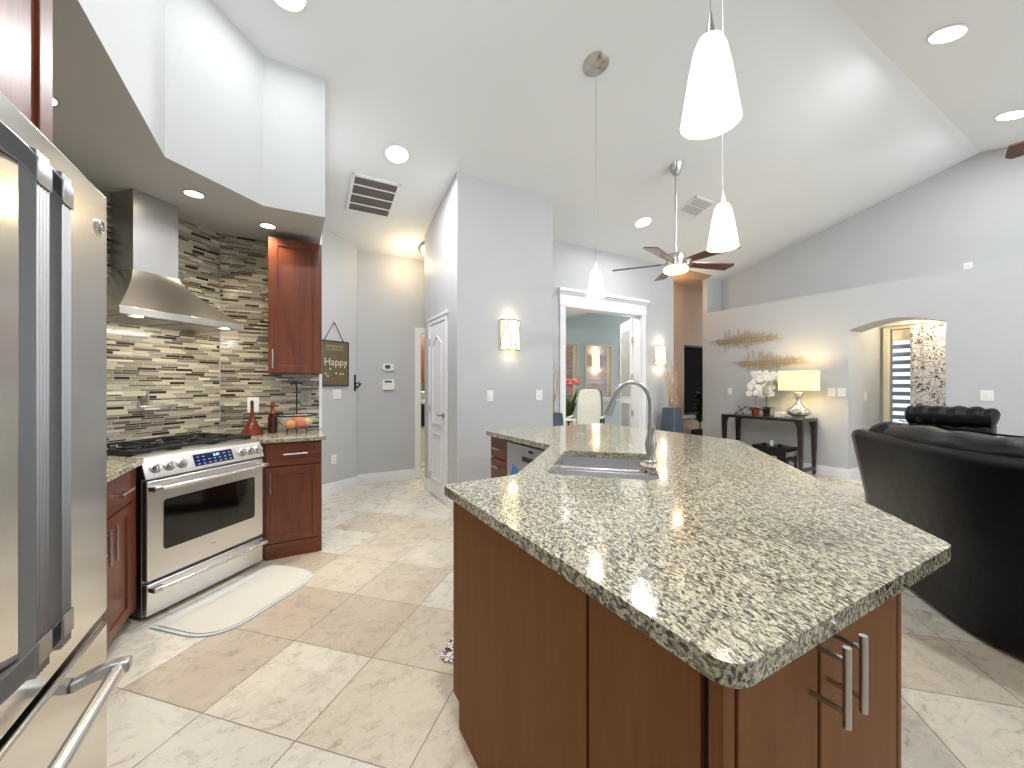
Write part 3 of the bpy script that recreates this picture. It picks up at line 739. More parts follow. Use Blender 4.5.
# ---- range hood
hd = thing('range_hood', 'stainless steel chimney range hood above the range', 'range hood', (-.9315, 3.6585, 1.735), R(45))
MB().box(-.152, -.215, .335, .118, -.010, .853).build('chimney', 'steelz', hd, bevel=.002)
rings = []
for k in range(11):
    u = k/10; e = (1-u)**1.35
    w2 = .135+(.38-.135)*e; dpt = .215+(.495-.215)*e; z = .045+(.338-.045)*u
    q_ = -.017*u; rings.append([(-w2+q_, -dpt, z), (w2+q_, -dpt, z), (w2+q_, -.010, z), (-w2+q_, -.010, z)])
mb = MB(); mb.loft(rings); mb.build('canopy', 'hoodsteel', hd)
rim = MB().box(-.382, -.497, 0, .382, -.010, .045).build('rim', 'hoodsteel', hd, bevel=.002)
mb = MB()
for k in range(6): mb.cyl((.02+k*.022, -.497, .023), (.02+k*.022, -.501, .023), .006, seg=12)
mb.build('button', 'chrome', rim)
mb = MB()
for s_ in (-1, 1): mb.box(s_*.18-.16, -.44, -.004, s_*.18+.16, -.06, 0)
mb.build('filter', 'steeldark', hd)
for s_ in (-1, 1): MB().cyl((s_*.27, -.455, -.003), (s_*.27, -.455, 0), .025).build('lamp', 'canwarm', hd)
area('hood_lamp', tuple((Matrix.Translation((-.9315, 3.6585, 1.72)) @ Matrix.Rotation(R(45), 4, 'Z')) @ Vector((.15, -.40, 0))), (-.7, 3.6, .9), .3, .06, 3.0, (1, .92, .78))

# ---- pot filler
pf = thing('pot_filler', 'chrome folding pot filler tap on the mosaic wall', 'faucet', (-.91, 3.68, 1.22), R(45))
mb = MB(); mb.cyl((0.0, -.0085, 0), (0, -.02, 0), .024); mb.cyl((0, -.02, 0), (0, -.05, 0), .010); mb.build('flange', 'nickel', pf)
mb = MB(); mb.tube([(0, -.05, -.035), (0, -.05, .03)], .011); mb.tube([(0, -.05, -.03), (-.07, -.08, -.03)], .007); mb.tube([(-.07, -.08, -.015), (-.07, -.08, -.055)], .010)
mb.tube([(-.07, -.08, -.048), (.10, -.10, -.048), (.108, -.10, -.052), (.11, -.10, -.085)], .007); mb.build('arm', 'nickel', pf)
MB().tube([(0, -.05, .03), (.0, -.05, .06)], .007).build('lever', 'nickel', pf)

# ---- plates on the walls
def plate(label, loc, rz, w=.075, h=.12, kind='rocker', name='light_switch', cat='light switch', mat='plastic', gangs=1, group=None):
    t = thing(name, label, cat, loc, rz, group)
    MB().box(-w/2, -.006, -h/2, w/2, 0, h/2).build('plate', mat, t, bevel=.003)
    for g in range(gangs):
        x = (g-(gangs-1)/2)*.046
        if kind == 'rocker': MB().box(x-.016, -.010, -.033, x+.016, -.006, .033).build('rocker', mat, t, bevel=.002)
        elif kind == 'round': MB().cyl((x, -.006, 0), (x, -.014, 0), .017).build('dial', mat, t)
        else:
            for s_ in (-1, 1):
                f = MB().box(x-.015, -.009, s_*.02-.013, x+.015, -.006, s_*.02+.013).build('socket', mat, t, bevel=.002)
                mb = MB()
                for q in (-.006, .006): mb.box(x+q-.0015, -.0095, s_*.02-.005, x+q+.0015, -.009, s_*.02+.005)
                mb.build('slot', 'black', f)
    return t
plate('white double switch plate below the hanging chalkboard sign', (.49, 5.252, 1.205), math.atan2(sa, ca), .12, .12, gangs=2)
plate('white outlet low on the angled wall by the baseboard', (.452, 5.230, .41), math.atan2(sa, ca), kind='outlet', name='wall_outlet', cat='outlet')
plate('white switch on the grey wall below and left of the sconce', (1.865, 3.79, 1.20), 0)
plate('white square dimmer plate near the right edge of the pantry wall', (2.495, 3.79, 1.20), 0, .09, .12, kind='round')
plate('grey outlet on the mosaic beside the fruit bowl', (.12, 4.058, 1.20), 0, .085, .13, kind='outlet', name='wall_outlet', cat='outlet', mat='plasticgrey')
plate('cream outlet on the mosaic behind the amber decanter', (-.285, 4.058, 1.15), 0, .085, .13, kind='outlet', name='wall_outlet', cat='outlet')
RX = R(-90)   # local -y faces -X
plate('white switch above the left half of the console table', (AX, 4.17, 1.20), RX)
plate('white paired dial plate right of the table lamp, nearer the lamp', (AX, 2.665, 1.21), RX, .10, .12, kind='round')
plate('white dial plate right of the table lamp, nearer the archway', (AX, 2.545, 1.21), RX, .10, .12, kind='round')
plate('white square switch on the right wall above the black recliner', (AX, 1.215, 1.20), RX, .10, .12, kind='round')
plate('small outlet on the wall above the plant ledge', (7.23, 1.44, 2.76), RX, .075, .12, kind='outlet', name='wall_outlet', cat='outlet')
plate('cream switch inside the archway side wall', (7.35, 2.47, 1.15), 0)
# thermostat and alarm panel
t = thing('thermostat', 'white thermostat with small grey screen on the hall wall', 'thermostat', (1.155, 5.5, 1.56))
MB().prism(rounded([(-.075, -.047), (.075, -.047), (.075, .047), (-.075, .047)], .03), 0, .028, (), XZ).build('housing', 'plastic', t, bevel=.004)
MB().box(-.045, -.030, -.022, .025, -.028, .028).build('screen', 'lcd', t)
MB().cyl((.05, -.028, 0), (.05, -.032, 0), .008).build('button', 'plasticgrey', t)
t = thing('alarm_panel', 'square white alarm keypad below the thermostat', 'alarm panel', (1.155, 5.5, 1.32))
MB().box(-.08, -.028, -.07, .08, 0, .07).build('housing', 'plastic', t, bevel=.006)
MB().box(-.05, -.030, .03, .045, -.028, .055).build('screen', 'lcd', t)
# hook at the wall corner
t = thing('wall_hook', 'black metal hook at the corner left of the thermostat', 'hook', (.715, 5.387, 1.33), math.atan2(sa, ca))
MB().box(-.012, -.006, -.09, .012, 0, .12).build('back_plate', 'blackmetal', t, bevel=.002)
mb = MB(); mb.tube([(0, -.006, -.02), (0, -.05, -.05), (.01, -.07, -.02), (.03, -.07, .01)], .010); mb.tube([(0, -.006, .0), (.03, -.04, .02), (.05, -.045, -.02)], .009); mb.build('prong', 'blackmetal', t)

# ---- hanging chalkboard sign on the angled wall
sg = thing('hanging_sign', 'brown chalkboard sign hung from a nail beside the upper cabinet', 'sign', (.452, 5.2307, 1.305), math.atan2(sa, ca))
MB().box(-.20, -.02, 0, .20, -.004, .55).build('board', 'board', sg, bevel=.002)
mb = MB()
for b_ in ((-.20, 0, -.188, .55), (.188, 0, .20, .55), (-.2, 0, .2, .012), (-.2, .538, .2, .55)): mb.box(b_[0], -.024, b_[1], b_[2], -.018, b_[3])
mb.build('frame', 'espresso', sg)
MB().tube([(-.13, -.012, .55), (.0, -.012, .78), (.13, -.012, .55)], .005, 8).build('hanging_cord', 'espresso', sg)
MB().ell((0, -.012, .78), (.012, .012, .012)).build('nail', 'nickel', sg)
sgm = lambda x, z: Matrix.Translation((x, -.0205, z)) @ Matrix.Rotation(R(90), 4, 'X')
text_mesh('lettering', 'Happy', .125, sgm(.02, .29), sg, 'chalk', .0005)
mb = MB()
for x, z in ((-.12, .15), (-.06, .21), (.02, .155), (.08, .15), (.12, .15), (-.09, .12)): mb.ell((x, -.0205, z), (.012, .001, .010), 8)
for z in (.44, .47, .49): mb.tube([(-.12+.02*k, -.0205, z+.006*math.sin(k*2.3+z*90)) for k in range(13)], .0016, 5)
mb.build('chalk_marks', 'chalk', sg)['kind'] = 'stuff'

# ---- things on the right countertop
t = thing('decanter', 'amber glass decanter with a tall thin neck on the small countertop', 'decanter', (-.275, 3.80, .92))
MB().lathe([(0, 0), (.078, 0), (.082, .012), (.062, .045), (.036, .095), (.020, .135), (.013, .17), (.011, .23), (.013, .24), (.010, .242), (0, .242)]).build('bottle', 'amber', t)
MB().lathe([(0, .242), (.011, .242), (.013, .255), (.009, .275), (0, .278)]).build('stopper', 'brownglass', t)
t = thing('bottle', 'small dark brown bottle between the decanter and the fruit bowl', 'bottle', (-.135, 3.86, .92))
MB().lathe([(0, 0), (.034, 0), (.036, .01), (.035, .13), (.025, .165), (.014, .19), (.013, .225), (0, .225)]).build('bottle', 'brownglass', t)
MB().lathe([(0, .225), (.016, .225), (.016, .255), (0, .255)]).build('cap', 'copper', t)
MB().lathe([(.0352, .185), (.0255, .1651), (.0145, .19), (.0145, .215)][1:]).build('neck_label', 'copper', t)
t = thing('fruit_bowl', 'clear fruit bowl with black rim, feet and tall banana hook', 'bowl', (.045, 3.80, .92))
prof = [(.02, .028), (.06, .032), (.10, .055), (.135, .09), (.158, .145), (.154, .145), (.130, .093), (.095, .06), (.055, .038), (0, .034)]
MB().lathe([(0, .028)]+prof).build('bowl', 'bowlglass', t)
mb = MB(); mb.tube([(.159*math.cos(a), .159*math.sin(a), .146) for a in [i*math.pi/16 for i in range(33)]], .006, 8, False)
for a in (R(30), R(150), R(270)): mb.tube([(.075*math.cos(a), .075*math.sin(a), .036), (.09*math.cos(a), .09*math.sin(a), 0.004)], .006, 8)
mb.build('stand', 'blackmetal', t)
MB().tube([(.0, .159, .145), (0, .160, .30), (0.0, .15, .38), (-.01, .10, .425), (-.03, .04, .42), (-.04, .03, .40), (.0, .03, .405)][:6], .006, 8).build('hook', 'blackmetal', t)
fruits = [('orange', 'orange', (-.045, -.03, .075), 'bright orange at the left of the fruit bowl'), ('apple', 'applered', (.035, -.05, .078), 'red apple at the front of the fruit bowl'), ('lemon', 'lemon', (.07, .03, .085), 'yellow lemon at the right of the fruit bowl'),
          ('peach', 'pinkpetal', (-.01, .045, .08), 'pink peach at the back of the fruit bowl'), ('orange', 'orange', (.005, .0, .118), 'orange resting on top of the other fruit')]
for nm, mt_, (x, y, z), lb_ in fruits:
    mb = MB(); mb.ell((0, 0, 0), (.042, .042, .038) if nm != 'lemon' else (.048, .034, .034)); mb.cyl((0, 0, .028), (.003, 0, .040), .003, seg=6)
    o = mb.build(nm, mt_); o.location = (.045+x, 3.80+y, .92+z-.008); tag(o, lb_, nm)

# ---- mats
def mat_outline(k=0):
    pts = rounded([(-.40+k, -1.09-.0), (-.40+k, -1.06), (-.40+k, -.775-k), (.385-k, -.775-k), (.385-k, -1.225+k), (-.2, -1.24+k)], [0, 0, .02, .05, .30, .30], 10)
    return pts
out = rounded([(-.405, -.765), (.375, -.765), (.375, -1.235), (-.405, -1.235)], [.02, .05, .26, .26], 12)
inn = rounded([(-.385, -.80), (.355, -.80), (.355, -1.22), (-.385, -1.22)], [.02, .05, .25, .25], 12)
t = thing('floor_mat', 'cream half round kitchen mat in front of the range', 'mat', (-.9315, 3.6585, 0), R(45))
MB().prism(out, 0.0005, .008).build('border', 'matedge', t, bevel=.002)
MB().prism(inn, .008, .013).build('cushion', 'matcream', t, bevel=.003)
mb = MB(); mb.prism(rounded([(0, 0), (.36, 0), (.36, .8), (0, .8)], .05), .0005, .010)
o = mb.build('rug', 'zebra', bevel=.002); o.location = (.612, 1.815, 0); o.rotation_euler = (0, 0, R(-45)); tag(o, 'black and white patterned rug peeking out beside the island', 'rug')

# ================================================================ ISLAND
ic = thing('island_cabinet', 'brown wooden island end cabinet with side panels and two front doors', 'cabinet', (.565, .365, 0))
CX, CY = .565, .365
mb = MB(); mb.prism([(.012, .012), (.69, .012), (.69, .635), (.335, 1.11), (.012, 1.11)], .1, .8825); mb.build('body', 'kick', ic, smooth=False)
MB().box(.06, .06, 0, .66, .62, .1).build('toe_kick', 'kick', ic)
def side_panel(y0, y1, notch=False):
    pts = [(y0, 0.0), (y1, 0.0), (y1, .883), (y0, .883)] if not notch else [(y0, 0), (y1-.06, 0), (y1-.06, .10), (y1, .10), (y1, .883), (y0, .883)]
    mb = MB(Matrix(((0, 0, 1, 0), (1, 0, 0, 0), (0, 1, 0, 0), (0, 0, 0, 1)))); mb.prism(pts, 0, .0125)
    return mb.build('side_panel', 'cherry_islandlight', ic, bevel=.0015, smooth=False)
side_panel(.306, 1.115, True); side_panel(.030, .296); 
MB().box(0, -.008, 0, .03, .016, .883).build('corner_stile', 'cherry_islandlight', ic, bevel=.0015)
MB().box(.678, -.008, 0, .70, .63, .883).build('end_stile', 'cherry_islandlight', ic, bevel=.0015)
for a, b, hx in ((.036, .287, .262), (.299, .664, .327)):
    dd = MB().box(a, -.010, .02, b, .012, .872).build('door', 'cherry_islandlight', ic, bevel=.002)
    mb = MB(); bar_pull(mb, (hx, -.008, .755), (hx, -.008, .868), (0, -1, 0), .0065, .055); mb.build('handle', 'nickel', dd)
sc = thing('sink_cabinet', 'angled wooden cabinet under the island sink', 'cabinet', (1.3, 1.5, 0))
pl = [(.905-1.3, 1.49-1.5), (1.262-1.3, 1.012-1.5), (1.262-1.3, .475-1.5), (2.44-1.3, 1.653-1.5), (2.44-1.3, 2.12-1.5), (1.56-1.3, 2.145-1.5)]
cc = (sum(p[0] for p in pl)/6, sum(p[1] for p in pl)/6)
ins = [((p[0]-cc[0])*.96+cc[0], (p[1]-cc[1])*.96+cc[1]) for p in pl]
MB().prism(pl, .1, .883, [ins[::-1]]).build('body', 'cherry_islandlight', sc, smooth=False)
MB().prism(ins, .1, .12).build('cabinet_floor', 'kick', sc, smooth=False)
MB().prism([((p[0]-cc[0])*.9+cc[0], (p[1]-cc[1])*.9+cc[1]) for p in pl], 0, .1).build('toe_kick', 'kick', sc, smooth=False)
FX2 = 1.53
# drawer unit and dishwasher on the far arm, faces look toward -X
dc = thing('drawer_cabinet', 'narrow cherry drawer unit at the far end of the island', 'cabinet', (FX2, 2.95, 0))
MB().box(.02, -.145, .1, .60, .145, .883).build('body', 'cherry', dc)
MB().box(.08, -.145, 0, .58, .145, .1).build('toe_kick', 'kick', dc)
for z0, z1 in ((.70, .872), (.405, .69), (.11, .395)):
    f = MB().box(0, -.143, z0, .02, .143, z1).build('drawer', 'cherryx', dc, bevel=.002)
    mb = MB(); zz = (z0+z1)/2 if z1-z0 < .2 else z1-.06; bar_pull(mb, (0, -.06, zz), (0, .06, zz), (-1, 0, 0)); mb.build('handle', 'nickel', f)
dw = thing('dishwasher', 'stainless steel dishwasher built into the far arm of the island', 'dishwasher', (FX2, 2.495, 0))
MB().box(.03, -.30, .1, .60, .30, .87).build('body', 'steeldark', dw)
MB().box(.05, -.30, 0, .58, .30, .1).build('toe_kick', 'kick', dw)
f = MB().box(-.005, -.298, .11, .03, .298, .865).build('door', 'steelz', dw, bevel=.005)
MB().box(-.010, -.17, .745, -.004, .05, .785).build('pocket_handle', 'blackgloss', f, bevel=.004)
MB().box(-.008, -.10, .82, -.004, -.04, .84).build('vent', 'black', f, bevel=.002)
mb = MB(); mb.box(-.007, .12, .58, -.005, .22, .69, Matrix.Translation((0, .17, .63)) @ Matrix.Rotation(R(18), 4, 'X') @ Matrix.Translation((0, -.17, -.63))); mb.build('energy_sticker', 'sticker', f)
MB().box(.60, -.29, .09, .62, .9, .883).build('x', 'cherry_islandlight', None) if False else None
bp = MB(); bp.prism([(2.14, 2.16), (2.46, 2.16), (2.46, 3.09), (2.14, 3.09)], .0, .883)
tag(bp.build('bar_support_cabinet', 'cherry_islandlight', smooth=False, origin=(2.3, 2.6, 0)), 'wooden cabinet carrying the bar overhang behind the dishwasher', 'cabinet')
# granite top with sink cut-out
top = [(.538, 1.527), (.552, .330), (1.468, .318), (2.845, 1.680), (2.845, 3.125), (1.485, 3.115), (1.515, 2.155), (.885, 1.535)]
topr = rounded(top, [.025, .05, .05, .10, .04, .03, .02, .12], 8)
# sink rectangle: local frame, x along (.707,.707) , y along (-.707,.707)
SCx, SCy = 1.425, 1.545
sink = [(-.335, -.245), (.325, -.245), (.325, .25), (-.335, .25)]
def s2w(p): return (SCx+(p[0]-p[1])*.70711, SCy+(p[0]+p[1])*.70711)
hole = rounded(sink, .06, 6)
# faucet deck bump into the bowl on the back edge (local y = -.235)
hl = []
for p in hole: hl.append(p)
bump_ = [(.02+.09*math.cos(a), -.245+.07*math.sin(a)) for a in [math.pi-math.pi*k/10 for k in range(11)]]
i0 = max(i for i, p in enumerate(hl) if p[1] < -.2449 and p[0] < 0) if any(p[1] < -.2449 and p[0] < 0 for p in hl) else 0
hl = hl[:i0+1]+bump_+hl[i0+1:]
holew = [s2w(p) for p in hl]
mb = MB(); mb.prism(topr, .8835, .92, [holew[::-1]])
tag(mb.build('countertop', 'granite', bevel=.009, seg=3), 'large angular speckled granite island countertop with sink cut out', 'countertop')
# undermount sink
sk = thing('kitchen_sink', 'undermount stainless double bowl sink in the island', 'sink', (SCx, SCy, .66), R(45))
def bowl(mb, x0, x1, y0, y1, zt, zb):
    a = rounded([(x0, y0), (x1, y0), (x1, y1), (x0, y1)], .05, 5); s_ = .93; cx_, cy_ = (x0+x1)/2, (y0+y1)/2
    b = [(cx_+(p[0]-cx_)*s_, cy_+(p[1]-cy_)*s_) for p in a]; e = [(cx_+(p[0]-cx_)*1.02, cy_+(p[1]-cy_)*1.02) for p in a]; g = [(cx_+(p[0]-cx_)*.97, cy_+(p[1]-cy_)*.97) for p in a]
    r = [[(p[0], p[1], zb-.012) for p in b], [(p[0], p[1], zt) for p in e], [(p[0], p[1], zt) for p in a], [(p[0], p[1], zb+.02) for p in g], [(p[0], p[1], zb) for p in b]]
    mb.loft(r, True)
mb = MB(); bowl(mb, -.35, .018, -.27, .27, .222, .06); mb.build('small_bowl', 'sinksteel', sk)
mb = MB(); bowl(mb, .040, .345, -.27, .27, .222, .02); mb.build('large_bowl', 'sinksteel', sk)
MB().box(.014, -.265, .205, .044, .265, .2225).build('divider', 'chrome', sk, bevel=.004)
for x, z in ((-.17, .061), (.19, .021)):
    MB().lathe([(0, z+.003), (.03, z+.003), (.042, z+.001), (.044, z)], (x, 0, 0)).build('drain', 'chrome', sk)
# faucet
fc = thing('kitchen_faucet', 'tall brushed gooseneck pull-down faucet at the island sink', 'faucet', (1.640, 1.430, .92), R(135))   # local x toward the sink
MB().lathe([(0, 0), (.030, 0), (.031, .008), (.024, .016), (.022, .05), (.028, .075), (.030, .10), (.024, .125), (.017, .15), (.016, .20), (0, .20)]).build('base', 'nickel', fc)
path = [(0, 0, .18), (0, 0, .30)]+[(.095-.095*math.cos(a), 0, .30+.118*math.sin(a)) for a in [R(15*k) for k in range(1, 11)]]
lx, _, lz = path[-1]
path += [(lx+.010, 0, lz-.03)]
MB().tube(path, .0125, 16).build('spout', 'nickel', fc)
MB().tube([(lx+.008, 0, lz-.022), (lx+.022, 0, lz-.06), (lx+.042, 0, lz-.115)], [.014, .017, .024], 18).build('spray_head', 'nickel', fc)
mb = MB(); mb.cyl((0, 0, .085), (0, .045, .10), .012, .010); mb.tube([(0, .042, .10), (.0, .06, .14), (-.01, .068, .19)], [.008, .007, .009], 10); mb.build('lever', 'nickel', fc)

# ================================================================ CEILING THINGS
def tilt(y): return math.atan(-.246) if y > 1.34 else math.atan(.25)
def downlight(x, y, z, lab, r=.10, mat='can', power=14, col=(.97, .98, 1), flat=False, grp=None, ang=None):
    t = thing('recessed_light', lab, 'recessed light', (x, y, z), 0, grp)
    if not flat: t.rotation_euler = (tilt(y), 0, 0)
    mb = MB(); mb.lathe([(r, 0), (r*1.18, -.001), (r*1.2, -.006), (r*1.02, -.010), (r, -.004), (r, 0)], seg=32); mb.build('trim_ring', 'white' if not flat else 'nickel', t)
    MB().lathe([(0, -.003), (r, -.003), (r, -.0005), (0, -.0005)], seg=32).build('lens', mat, t)
    l = bpy.data.lights.new('downlight', 'AREA'); l.shape = 'DISK'; l.size = r*1.8; l.energy = power; l.color = col
    if flat: l.spread = R(120)
    o = bpy.data.objects.new('downlight', l); COL.objects.link(o); o.location = (x, y, z-.03)
    o.rotation_euler = (0 if flat else tilt(y), 0, 0)
downlight(-.02, 2.80, ZC(2.80), 'bright recessed light cut by the top edge above the soffit', power=5)
downlight(.879, 3.789, ZC(3.789), 'bright recessed light beside the large return grille', power=26)
downlight(4.159, 3.759, ZC(3.759), 'bright recessed light left of the ceiling fan', power=15)
downlight(4.416, .983, ZC(.983), 'bright recessed light near the top right, the farther left of two', r=.10, power=18)
downlight(6.293, .961, ZC(.961), 'bright recessed light at the right edge of the ceiling', r=.10, power=9)
for x_, y_ in ((.45, .85), (3.3, .1), (5.2, -1.4)):  # extra downlights out of view, added to lift the ceiling and the aisle
    downlight(x_, y_, ZC(y_), 'added unseen recessed fill light in the %s of the ceiling' % ('part over the kitchen aisle' if x_ < 1 else 'living room part' if x_ < 4 else 'far right rear part'), power=36)
downlight(-.955, 2.50, SZ, 'warm soffit light beside the cabinet above the refrigerator', .05, 'canwarm', 2.6, (1, .84, .62), True)
downlight(-.557, 3.283, SZ, 'warm soffit light directly in front of the hood chimney', .05, 'canwarm', 2.6, (1, .84, .62), True)
downlight(-.16, 3.66, SZ, 'warm soffit light just above the cherry upper cabinet', .05, 'canwarm', 2.6, (1, .84, .62), True)

def grille(name, label, x0, x1, y0, y1, n, matin, nx=1, fr_=.03):
    cx_, cy_ = (x0+x1)/2, (y0+y1)/2; t = thing(name, label, 'vent', (cx_, cy_, ZC(cy_))); t.rotation_euler = (tilt(cy_), 0, 0)
    a, b = (x1-x0)/2, (y1-y0)/2/math.cos(tilt(cy_))
    MB().box(-a+.01, -b+.01, -.006, a-.01, b-.01, -.001).build('filter', matin, t)
    mb = MB()
    for bx in ((-a, -b, a, -b+fr_), (-a, b-fr_, a, b), (-a, -b, -a+fr_, b), (a-fr_, -b, a, b)): mb.box(bx[0], bx[1], -.014, bx[2], bx[3], 0)
    mb.build('frame', 'white', t, bevel=.002)
    for k in range(1, n):
        yy = -b+2*b*k/n; MB().box(-a+fr_, yy-.007, -.013, a-fr_, yy+.007, -.004).build('bar', 'white', t)
    return t, a, b
grille('return_air_grille', 'large square return air grille in the hall ceiling', .53, 1.01, 4.16, 4.74, 4, 'filter')
t, a, b = grille('ceiling_vent', 'small louvred supply vent behind the ceiling fan rod', 4.40, 4.80, 3.13, 3.43, 2, 'plasticgrey')
mb = MB()
for k in range(12): mb.box(-a+.03, -b+.03+k*.021, -.012, a-.03, -b+.036+k*.021, -.006)
mb.build('louvre', 'white', t)

def pendant(x, y, ztop, lab):
    """glass from ztop-.225 to ztop"""
    zc = ZC(y); t = thing('pendant_light', lab, 'pendant light', (x, y, ztop-.225), 0, 'frosted glass pendants over the island')
    H = .225
    MB().lathe([(.072, 0), (.066, .04), (.052, .13), (.040, .19), (.030, .214), (.012, .225), (.010, .221), (.028, .210), (.038, .186), (.050, .13), (.063, .04), (.068, 0), (.072, 0)], seg=36).build('glass_shade', 'glasslamp', t)
    MB().lathe([(0, .03), (.066, .03), (.060, .028), (0, .026)], seg=30).build('diffuser', 'diffuser', t)
    MB().lathe([(0, .215), (.016, .215), (.012, .235), (.007, .262), (.004, .285), (0, .287)]).build('socket_cap', 'nickel', t)
    MB().cyl((0, 0, .28), (0, 0, zc-ztop+H-.02), .0022, seg=8).build('cord', 'nickel', t)
    n_ = Matrix.Translation((0, 0, zc-ztop+H)) @ Matrix.Rotation(tilt(y), 4, 'X')
    MB().lathe([(0, -.030), (.012, -.028), (.03, -.022), (.098, -.010), (.104, -.004), (.104, 0), (0, 0)], m=n_, seg=32).build('canopy', 'nickel', t)
    l = point('pendant_bulb', (x, y, ztop-.30), 2.0, (1, .90, .74), .03)
    return t
pendant(2.106, 2.38, 2.245, 'far left pendant light with its round canopy in view')
pendant(1.886, 1.193, 2.238, 'middle sized pendant light beside the ceiling fan blades')
pendant(.95, .635, 2.235, 'nearest and largest pendant light at the top')

# dome light in the hall
t = thing('dome_light', 'bronze rimmed dome ceiling light half behind the pantry corner', 'ceiling light', (1.66, 5.15, ZC(5.15))); t.rotation_euler = (tilt(5.15), 0, 0)
MB().lathe([(0, 0), (.17, 0), (.185, -.03), (.17, -.05), (.15, -.045), (.15, -.01), (0, -.01)], seg=36).build('rim', 'steeldark', t)
MB().lathe([(.152, -.044), (.135, -.09), (.09, -.125), (.04, -.14), (0, -.142)], seg=36).build('bowl', plain('lit_dome_glass', srgb(255, 240, 210), .4, emit=(1, .82, .52, 1), es=2.2, vary=0), t)
point('dome_bulb', (1.35, 5.15, 2.92), 5.0, (1, .76, .46), .1)

# ceiling fan
def fan(x, y, zh, lab, ang0, rot, R_=.76):
    zc = ZC(y); t = thing('ceiling_fan', lab, 'ceiling fan', (x, y, zh))
    MB().cyl((0, 0, .10), (0, 0, zc-zh-.05), .013).build('downrod', 'nickel', t)
    MB().lathe([(0, -.11), (.03, -.10), (.06, -.05), (.072, 0.02), (0, .02)], (0, 0, zc-zh-.01)).build('canopy', 'nickel', t)
    MB().lathe([(0, .105), (.03, .11), (.095, .095), (.10, .085), (.10, .02), (.115, .01), (.118, -.03), (.10, -.045), (0, -.045)], seg=36).build('motor', 'nickel', t)
    MB().lathe([(0, -.045), (.125, -.045), (.13, -.055), (.13, -.085), (.115, -.10), (0, -.104)], seg=36).build('light_kit', 'opalwarm', t)
    for k in range(5):
        a = ang0+k*2*math.pi/5
        mm = Matrix.Rotation(a, 4, 'Z') @ Matrix.Rotation(R(rot), 4, 'X')
        mb = MB(mm); pts = rounded([(.15, -.045), (R_-.02, -.075), (R_, -.04), (R_-.03, .075), (.15, .05)], [.01, .015, .02, .01, .01], 4)
        mb.prism(pts, -.006, .006); bl_ = mb.build('blade', 'walnut', t, bevel=.002)
        mb = MB(mm); mb.box(.09, -.02, -.010, .19, .02, .010); mb.build('blade_iron', 'nickel', bl_, bevel=.004)
    return t
fan(3.70, 2.88, 2.66, 'five blade ceiling fan with lit round lamp behind the pendants', R(54), -12, .70)
fan(3.84, -.06, 2.75, 'second ceiling fan, only a blade tip showing at the right edge', R(90), 10, .68)

# ================================================================ SCONCES
def sconce(name_lab, loc, rz, s=1.0, light=6, grp=None, doff=.14):
    t = thing('wall_sconce', name_lab, 'wall sconce', loc, rz, grp)
    MB().box(-.07*s, -.015, -.12*s, .07*s, 0, .12*s).build('back_plate', 'nickel', t, bevel=.003)
    N = 12; W = .115*s; D = .085*s; H = .165*s
    sec = [(W*math.cos(math.pi*k/N), -.012-D*math.sin(math.pi*k/N)) for k in range(N+1)]
    sec2 = [(p[0]*.96, -.012+(p[1]+.012)*.95) for p in sec][::-1]
    mb = MB(); mb.loft([[(x, y, -H) for x, y in sec+sec2], [(x, y, H) for x, y in sec+sec2]]); mb.build('shade', 'sconce', t)
    mb = MB()
    for z in (-H, H): mb.tube([(x*1.02, y-.002, z) for x, y in sec], .006*s, 8)
    for s_ in (0, N): mb.tube([(sec[s_][0]*1.02, sec[s_][1]-.002, -H), (sec[s_][0]*1.02, sec[s_][1]-.002, H)], .005*s, 8)
    for q in range(4):
        a0 = math.pi*(q+.5)/4
        pts = []
        for j in range(13):
            a = a0+.22*math.sin(j/12*math.pi*2)*(1 if q % 2 else -1); pts.append((W*1.01*math.cos(a), -.014-D*1.02*math.sin(a), -H+2*H*j/12))
        mb.tube(pts, .0042*s, 6)
    mb.build('wire_frame', 'steeldark', t)
    m_ = Matrix.Translation(loc) @ Matrix.Rotation(rz, 4, 'Z')
    if light:
        point('sconce_bulb', tuple(m_ @ Vector((0, -.09, H+.05))), light*.5, (1, .82, .56), .05)
        point('sconce_bulb', tuple(m_ @ Vector((0, -.09, -H-.05))), light*.5, (1, .82, .56), .05)
sconce('lit half round wire sconce on the pantry wall', (2.10, 3.79, 1.865), 0, light=.9)
sconce('lit wall sconce above the branches right of the double doors', (5.36, 4.5, 1.80), 0, light=2.0)
for x in (6.62, 8.20):  # put behind the glass in place of lamp reflections; also brighten the stone
    sconce('added sconce imitating a lamp reflection in the ' + ('left' if x < 7 else 'middle') + ' office window', (x, 9.3, 2.05), 0, 1.25, 16)

